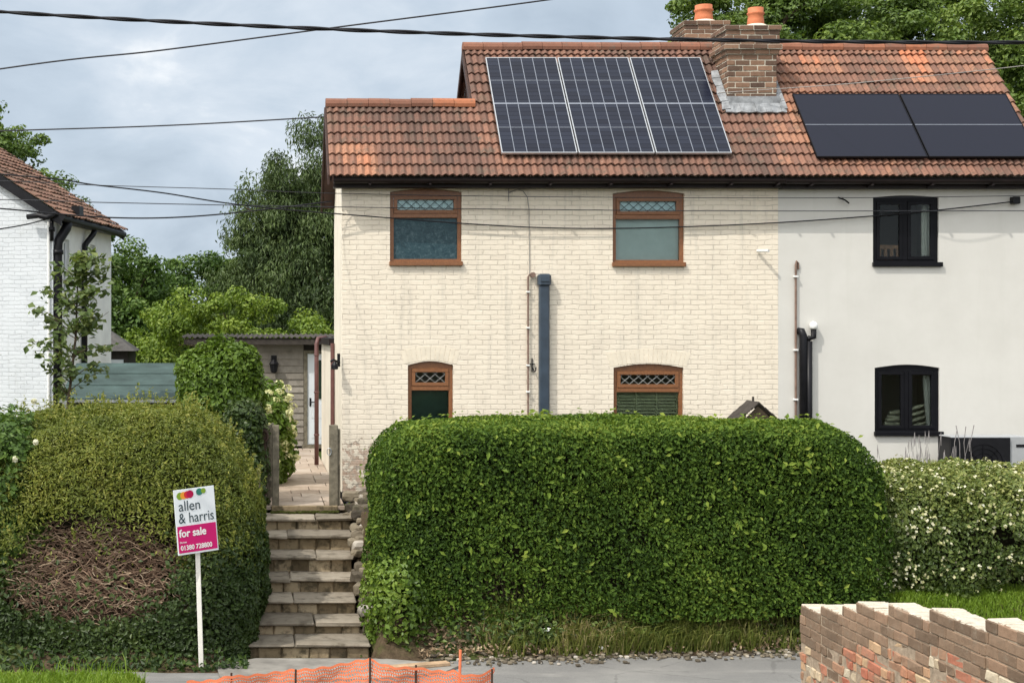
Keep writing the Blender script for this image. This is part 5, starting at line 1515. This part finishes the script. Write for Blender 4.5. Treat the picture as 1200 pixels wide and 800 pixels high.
# far bank lawn on the right, near lawn on the left
n_ = 26000; X = RNG.uniform(7.2, 11.5, n_); Y = edge(X) - .6 + RNG.random(n_) * 1.1; P = np.stack([X, Y, ground_z(X, Y) - .01], 1)
tag(blades('lawn', P, .085, .008, M['lawn'], None, rtint(P, 2, .5, .2, .6), .6), kind='stuff')
n_ = 24000; X = RNG.uniform(-2.6, -.35, n_); Y = RNG.uniform(9.9, 11.9, n_); P = np.stack([X, Y, ground_z(X, Y) - .01], 1)
big = 1 + .9 * (snoise(P, 2.5) > .35)
o = blades('verge_grass', P, .07, .0045, M['lawn'], None, rtint(P, 2.5, .5, .25, .55), .7); tag(o, kind='stuff')
i = RNG.choice(n_, 900); tag(blades('tall_verge_grass', P[i][np.abs(P[i][:, 0] + 1.25) < .45], .17, .005, M['lawn'], None, rtint(P[i], 2, .5, .2, .5)[np.abs(P[i][:, 0] + 1.25) < .45], .6), kind='stuff')

# ------------------------------------------------------------------ brick garden wall on this side of the road
t = thing('brick_wall', 'old brick garden wall with stepped top in front of the road', 'wall', (4.7, 9.5, 0))
steps_ = [(12.26, 1.535), (11.83, 1.61), (11.40, 1.69), (11.12, 1.77), (10.57, 1.855), (9.92, 1.945), (9.15, 2.03), (8.2, 2.11), (7.2, 2.19), (6.3, 2.27), (5.4, 2.35)]
mb = MB(); core = MB(); top = MB(); rg = random.Random(77); H = .0785
for i in range(len(steps_) - 1):
    ya, zt = steps_[i]; yb = steps_[i + 1][0]          # from ya down to yb (towards the eye)
    core.box(4.608, 4.812, yb + (.0 if i else 0), ya - .0005, 0, zt - .004)
    nc = int(zt / H) + 1
    for c_ in range(nc):
        z1 = zt - c_ * H; z0 = z1 - H
        if z1 < .25: break
        gz_ = round((z1 - .02) / H)
        st = .1125 * (gz_ % 2); L = .225
        y0 = math.floor((yb - st) / L) * L + st
        while y0 < ya - .005:
            a, b = max(y0 + .0035, yb + .002), min(y0 + L - .0035, ya - .002); y0 += L
            if b - a < .025: continue
            old = c_ + rg.uniform(-.8, .8) > 3.2 + .6 * math.sin(ya * 1.7)
            tt = rg.uniform(.16, .44) if not old else rg.choice((.22, .36, .48, .52, .55, .58, .62, .68, .74, .8, .86, .93))
            if old and rg.random() < .5:
                m_ = (a + b) / 2; parts_ = [(a, m_ - .005), (m_ + .005, b)]
            else: parts_ = [(a, b)]
            for aa, bb in parts_:
                dp = rg.uniform(-.004, .003) if not old else rg.uniform(-.009, .012)
                mb.chbox(4.60 + dp, 4.70, aa, bb, z0 + .0035, z1 - .0035, .008 if old else .005, min(1, max(0, tt + (rg.uniform(-.1, .1) if old else 0))), jit=.003 if not old else .006)
                if c_ < 9: mb.chbox(4.72, 4.82 + dp, aa, bb, z0 + .005, z1 - .005, .006, tt)
    # crumbling mortar bed left on the top course
    k = 14
    for j in range(k):
        a = yb + (ya - yb) * j / k; b = yb + (ya - yb) * (j + 1) / k
        top.chbox(4.605 + rg.uniform(0, .02), 4.815 - rg.uniform(0, .02), a, b, zt - .012, zt + rg.uniform(.0, .012), .005, .5, jit=.004)
mb.build('bricks', M['wallbrick'], t); core.build('mortar', M['wallmortar'], t); top.build('mortar_bed', M['walltop'], t)

# ------------------------------------------------------------------ orange safety netting and planks
t = thing('safety_barrier', 'orange plastic mesh barrier on rusty rods below the stone steps', 'barrier', (.6, 13, 0))
NYY = 13.0
path_ = [(-.62, .70), (-.23, .76), (.345, .79), (1.01, .895), (1.42, .83), (1.77, .80), (2.0, .765), (2.13, .82)]
def net_at(s):
    for (a, za), (b, zb) in zip(path_[:-1], path_[1:]):
        if s <= b: f = (s - a) / (b - a); return za + (zb - za) * f - .02 * math.sin(math.pi * f)
    return path_[-1][1]
mb = MB(); nx = 130; nz = 26
def NP(i, j):
    s = -.62 + 2.75 * i / nx; zt = net_at(s); z = zt * (1 - j / nz) + .01; 
    return Vector((s + .012 * math.sin(j * 1.3 + i * .2), NYY + .05 * math.sin(s * 3.1) + .03 * math.sin(s * 9 + j * .3) + .05 * (j / nz), z + .008 * math.sin(i * .9)))
for i in range(nx):
    for j in range(nz + 1):
        p, q = NP(i, j), NP(i + 1, j); wd = .0065 if j else .012
        mb.add([p + Vector((0, -.002, -wd)), q + Vector((0, -.002, -wd)), q + Vector((0, -.002, wd)), p + Vector((0, -.002, wd))], [(0, 1, 2, 3)])
for i in range(nx + 1):
    for j in range(nz):
        p, q = NP(i, j), NP(i, j + 1); wd = .0038
        mb.add([p + Vector((-wd, 0, 0)), p + Vector((wd, 0, 0)), q + Vector((wd, 0, 0)), q + Vector((-wd, 0, 0))], [(0, 1, 2, 3)])
mb.build('netting', M['orange'], t)
for x in (-.23, .345, 1.01, 1.42, 2.1):
    mb = MB(); mb.tube([(x, NYY - .03, 0), (x + .01, NYY - .03, net_at(x) + .035)], .010, 7); mb.build('rod', M['rod'], t)
mb = MB(); mb.tube([(1.815, NYY + .06, 0), (1.84, NYY + .06, .98)], .013, 7); mb.build('stake', M['orange'], t)
for k, (x0, y0, x1, y1, wd, lb) in enumerate(((1.45, 16.35, 2.2, 16.6, .12, 'pale timber board lying behind the orange netting'),)):
    d = Vector((x1 - x0, y1 - y0, 0)); L = d.length; d.normalize(); s_ = Vector((-d.y, d.x, 0)); mb = MB()
    mb.chbox(0, L, -wd / 2, wd / 2, 0, .04, .005, .5, Matrix(((d.x, s_.x, 0, x0), (d.y, s_.y, 0, y0), (0, 0, 1, .036), (0, 0, 0, 1))))
    tag(mb.build('timber_board', M['plank'], None, (x0, y0, .02)), lb, 'board')

# ------------------------------------------------------------------ estate agent's board
pb = at(236, 785, 16.5)
t = thing('for_sale_sign', 'white and magenta for-sale board on a white post by the olive hedge', 'sign', (pb.x, 16.5, 0))
roll = R(-3.6); yaw = R(-24)
Mp = Matrix.Translation((pb.x, 16.5, 0)) @ Matrix.Rotation(R(-1.8), 4, 'Y')
mb = MB(); mb.chbox(-.027, .027, -.02, .02, -.05, 1.95, .004, .5, Mp); mb.build('post', M['postwhite'], t)
bc = at(230, 609, 16.46); BW, BH = .50, .735
Mb = Matrix.Translation((bc.x, bc.y - .03, bc.z)) @ Matrix.Rotation(R(-4.5), 4, 'Y') @ Matrix.Rotation(R(26), 4, 'Z') @ Matrix(((1, 0, 0, 0), (0, 1, 0, 0), (0, 0, 1, 0), (0, 0, 0, 1)))
mb = MB(); mb.chbox(-BW / 2, BW / 2, 0, .012, -BH / 2, BH / 2, .002, .5, Mb); bd = mb.build('board', M['signwhite'], t)
mb = MB(); mb.box(-BW / 2 + .012, BW / 2 - .012, -.003, -.001, -BH / 2 + .022, -.045, .5, Mb); mb.build('magenta_panel', M['signpink'], bd)


def letters(name, txt, x, z, size, mat, par, offset=0.0, sx=1.0, y=-.0045, spacing=1.0, fit=None):
    cu = bpy.data.curves.new(name, 'FONT'); cu.body = txt; cu.size = size; cu.extrude = .0006; cu.space_character = spacing
    ob = bpy.data.objects.new(name + '_t', cu); COL.objects.link(ob); bpy.context.view_layer.update()
    me = bpy.data.meshes.new_from_object(ob.evaluated_get(bpy.context.evaluated_depsgraph_get()))
    COL.objects.unlink(ob); bpy.data.objects.remove(ob); bpy.data.curves.remove(cu)
    if fit: sx = fit / max(v.co.x for v in me.vertices)
    base = [v.co.copy() for v in me.vertices]; fcs = [tuple(p.vertices) for p in me.polygons]; bpy.data.meshes.remove(me)
    mb = MB()
    for q, (dx, dz) in enumerate(((0, 0),) if not offset > 0 else ((0, 0), (offset, 0), (-offset, 0), (0, offset), (0, -offset))):
        mb.add([Mb @ Vector((x + dx + v.x * sx, y - v.z - .00025 * q, z + dz + v.y)) for v in base], fcs)
    return mb.build(name, mat, par)


letters('lettering', 'allen', -.205, .125, .165, M['signtext'], bd, -.0008, fit=.265)
letters('lettering', '& harris', -.215, -.012, .165, M['signtext'], bd, -.0008, fit=.435)
letters('lettering', 'for sale', -.222, -.165, .12, M['paper'], bd, .0035, fit=.33)
letters('lettering', '01380 728800', -.215, -.315, .075, M['paper'], bd, .0018, fit=.385)
letters('small_lettering', 'Devizes', -.222, -.235, .030, M['paper'], bd, .0002, fit=.085)
for x, z, r, mk in ((-.175, .295, .042, 'dotgreen'), (-.130, .298, .042, 'dotorange'), (-.085, .302, .042, 'dotred'), (-.052, .305, .044, 'dotcrimson'), (.065, .318, .040, 'dotteal'), (.115, .325, .030, 'dotgreen')):
    mb = MB(); k = 24; yy = -.002 - .0007 * (x + .2) * 10
    V = [Mb @ Vector((x + r * math.cos(a * 6.2832 / k), yy, z + r * math.sin(a * 6.2832 / k))) for a in range(k)]; V2 = [Mb @ Vector((x + r * math.cos(a * 6.2832 / k), yy + .0015, z + r * math.sin(a * 6.2832 / k))) for a in range(k)]
    mb.add(V + V2, [tuple(range(k))] + [(i, k + i, k + (i + 1) % k, (i + 1) % k) for i in range(k)]); mb.build('logo_dot', M[mk], bd)

# ------------------------------------------------------------------ bird table behind the hedge
a = at(863, 483, 20.2); b = at(905, 467, 20.2); xm = (a.x + b.x) / 2
t = thing('bird_table', 'wooden bird table roof peeping over the hedge by the cottage wall', 'bird table', (xm, 20.2, PATH))
mb = MB(); mb.tube([(xm, 20.2, PATH), (xm, 20.2, 2.35)], .04, 8); mb.build('post', M['darkwood'], t)
mb = MB(); mb.chbox(xm - .22, xm + .22, 20.0, 20.4, 2.35, 2.38, .004)
for sx in (-.19, .19):
    for sy in (20.04, 20.36): mb.box(xm + sx - .015, xm + sx + .015, sy - .015, sy + .015, 2.381, 2.72)
mb.build('platform', M['greywood'], t)
mb = MB(); zr = b.z - .06; zz0 = a.z - .10; rx = xm - .02
for k in range(3):
    f0, f1 = k / 3, (k + 1) / 3 + .06
    for sg in (-1, 1):
        mb.hexa([(rx + sg * .27 * f0, 19.95, zr - (zr - zz0) * f0 + .012), (rx + sg * .27 * f1, 19.95, zr - (zr - zz0) * f1), (rx + sg * .27 * f1, 20.45, zr - (zr - zz0) * f1), (rx + sg * .27 * f0, 20.45, zr - (zr - zz0) * f0 + .012),
                 (rx + sg * .27 * f0, 19.95, zr - (zr - zz0) * f0 + .03), (rx + sg * .27 * f1, 19.95, zr - (zr - zz0) * f1 + .018), (rx + sg * .27 * f1, 20.45, zr - (zr - zz0) * f1 + .018), (rx + sg * .27 * f0, 20.45, zr - (zr - zz0) * f0 + .03)], .5)
mb.box(rx - .012, rx + .012, 20.18, 20.205, zr + .02, zr + .09)
mb.build('roof', M['darkwood'], t)
mb = MB(); mb.add([(rx - .2, 19.99, zz0), (rx + .2, 19.99, zz0), (rx, 19.99, zr - .03), (rx - .2, 20.005, zz0), (rx + .2, 20.005, zz0), (rx, 20.005, zr - .03)], [(0, 1, 2), (5, 4, 3), (0, 3, 4, 1), (1, 4, 5, 2), (2, 5, 3, 0)]); mb.build('gable', M['bark'], t)

# ------------------------------------------------------------------ overhead cables
def cable(pts, r, mat, label, twist=False):
    P = [Vector(p) for p in pts]
    # Catmull-Rom through the points
    out = []
    for i in range(len(P) - 1):
        p0 = P[max(i - 1, 0)]; p1 = P[i]; p2 = P[i + 1]; p3 = P[min(i + 2, len(P) - 1)]
        for k in range(10):
            u = k / 10; out.append(.5 * ((2 * p1) + (p2 - p0) * u + (2 * p0 - 5 * p1 + 4 * p2 - p3) * u * u + (3 * p1 - p0 - 3 * p2 + p3) * u ** 3))
    out.append(P[-1]); mb = MB()
    if twist:
        fine = []
        for a, b in zip(out[:-1], out[1:]):
            for k in range(8): fine.append(a.lerp(b, k / 8))
        L = 0; tw = [[], []]
        for i, p in enumerate(fine):
            if i: L += (p - fine[i - 1]).length
            for s_ in (0, 1):
                an = L * 7.0 + math.pi * s_; tw[s_].append(p + Vector((0, math.cos(an), math.sin(an))) * r * .6)
        for q in tw: mb.tube(q, r, 6)
    else: mb.tube(out, r, 6)
    tag(mb.build('overhead_cable', mat, None, P[0], smooth=True), label, 'cable')


A = lambda px, py, Y: at(px, py, Y)
cable([A(-700, -45, 14), A(-300, -12, 14), A(0, 14, 14), A(400, 35, 14), A(800, 46.5, 14), A(1200, 50, 14), A(1600, 45, 14)], .0135, M['cable'], 'thick twisted black cable spanning the sky and crossing the chimneys', True)
cable([A(-500, 160, 18), A(0, 81, 18), A(190, 59, 18), A(400, 31.5, 18), A(650, -1, 18), A(900, -38, 18)], .010, M['greycable'], 'thin cable rising steeply across the sky to cross the thickest cable')
cable([A(-300, 163, 27), A(18, 153, 27), A(200, 147, 27), A(382, 137, 27), A(600, 124, 28)], .013, M['greycable'], 'thin cable running level behind the low roof, alone in mid sky')
cable([A(-300, 170, 19.5), A(-40, 200, 20), A(67, 210, 20.2), A(109, 216.5, 20.4), A(190, 226, 20.6), A(277, 239.5, 21.3), A(400, 251, 21.86), A(640, 267, 21.93), A(850, 264, 21.94), A(1050, 251, 21.93), A(1190, 236, 21.92)], .010, M['cable'], 'sagging black wire ending at the bracket on the pale rendered wall')
cable([A(-300, 225, 20), A(-20, 243, 20.5), A(60, 250, 20.8), A(130, 255, 21), A(200, 255, 21.3), A(280, 249, 21.6), A(389, 236, 21.96)], .011, M['cable'], 'black wire fixed to the corner of the cream cottage')
cable([A(-300, 300, 23), A(-20, 271, 24.5), A(55, 257, 25.9)], .012, M['cable'], 'short black wire reaching the corner of the white house')
cable([A(-300, 205, 20), A(0, 212, 20), A(110, 217, 20), A(275, 222, 20), A(388, 226.5, 21.8), A(620, 230.5, 21.8), A(960, 232, 21.8), A(1230, 229, 21.8)], .0055, M['greycable'], 'hair-thin wire crossing just under the gutter of both houses')
cable([A(-300, 232, 20.6), A(0, 234, 20.6), A(130, 237.5, 20.6), A(390, 242.5, 21.85), A(800, 247, 21.85), A(1230, 247, 21.85)], .0065, M['greycable'], 'thin level wire crossing the tops of the upper windows')
cable([A(842, 109, 22.75), A(930, 103, 22.4), A(1020, 96, 21), A(1210, 76, 21), A(1500, 40, 21)], .006, M['palecable'], 'faint pale wire slanting across the tiles past the front chimney')
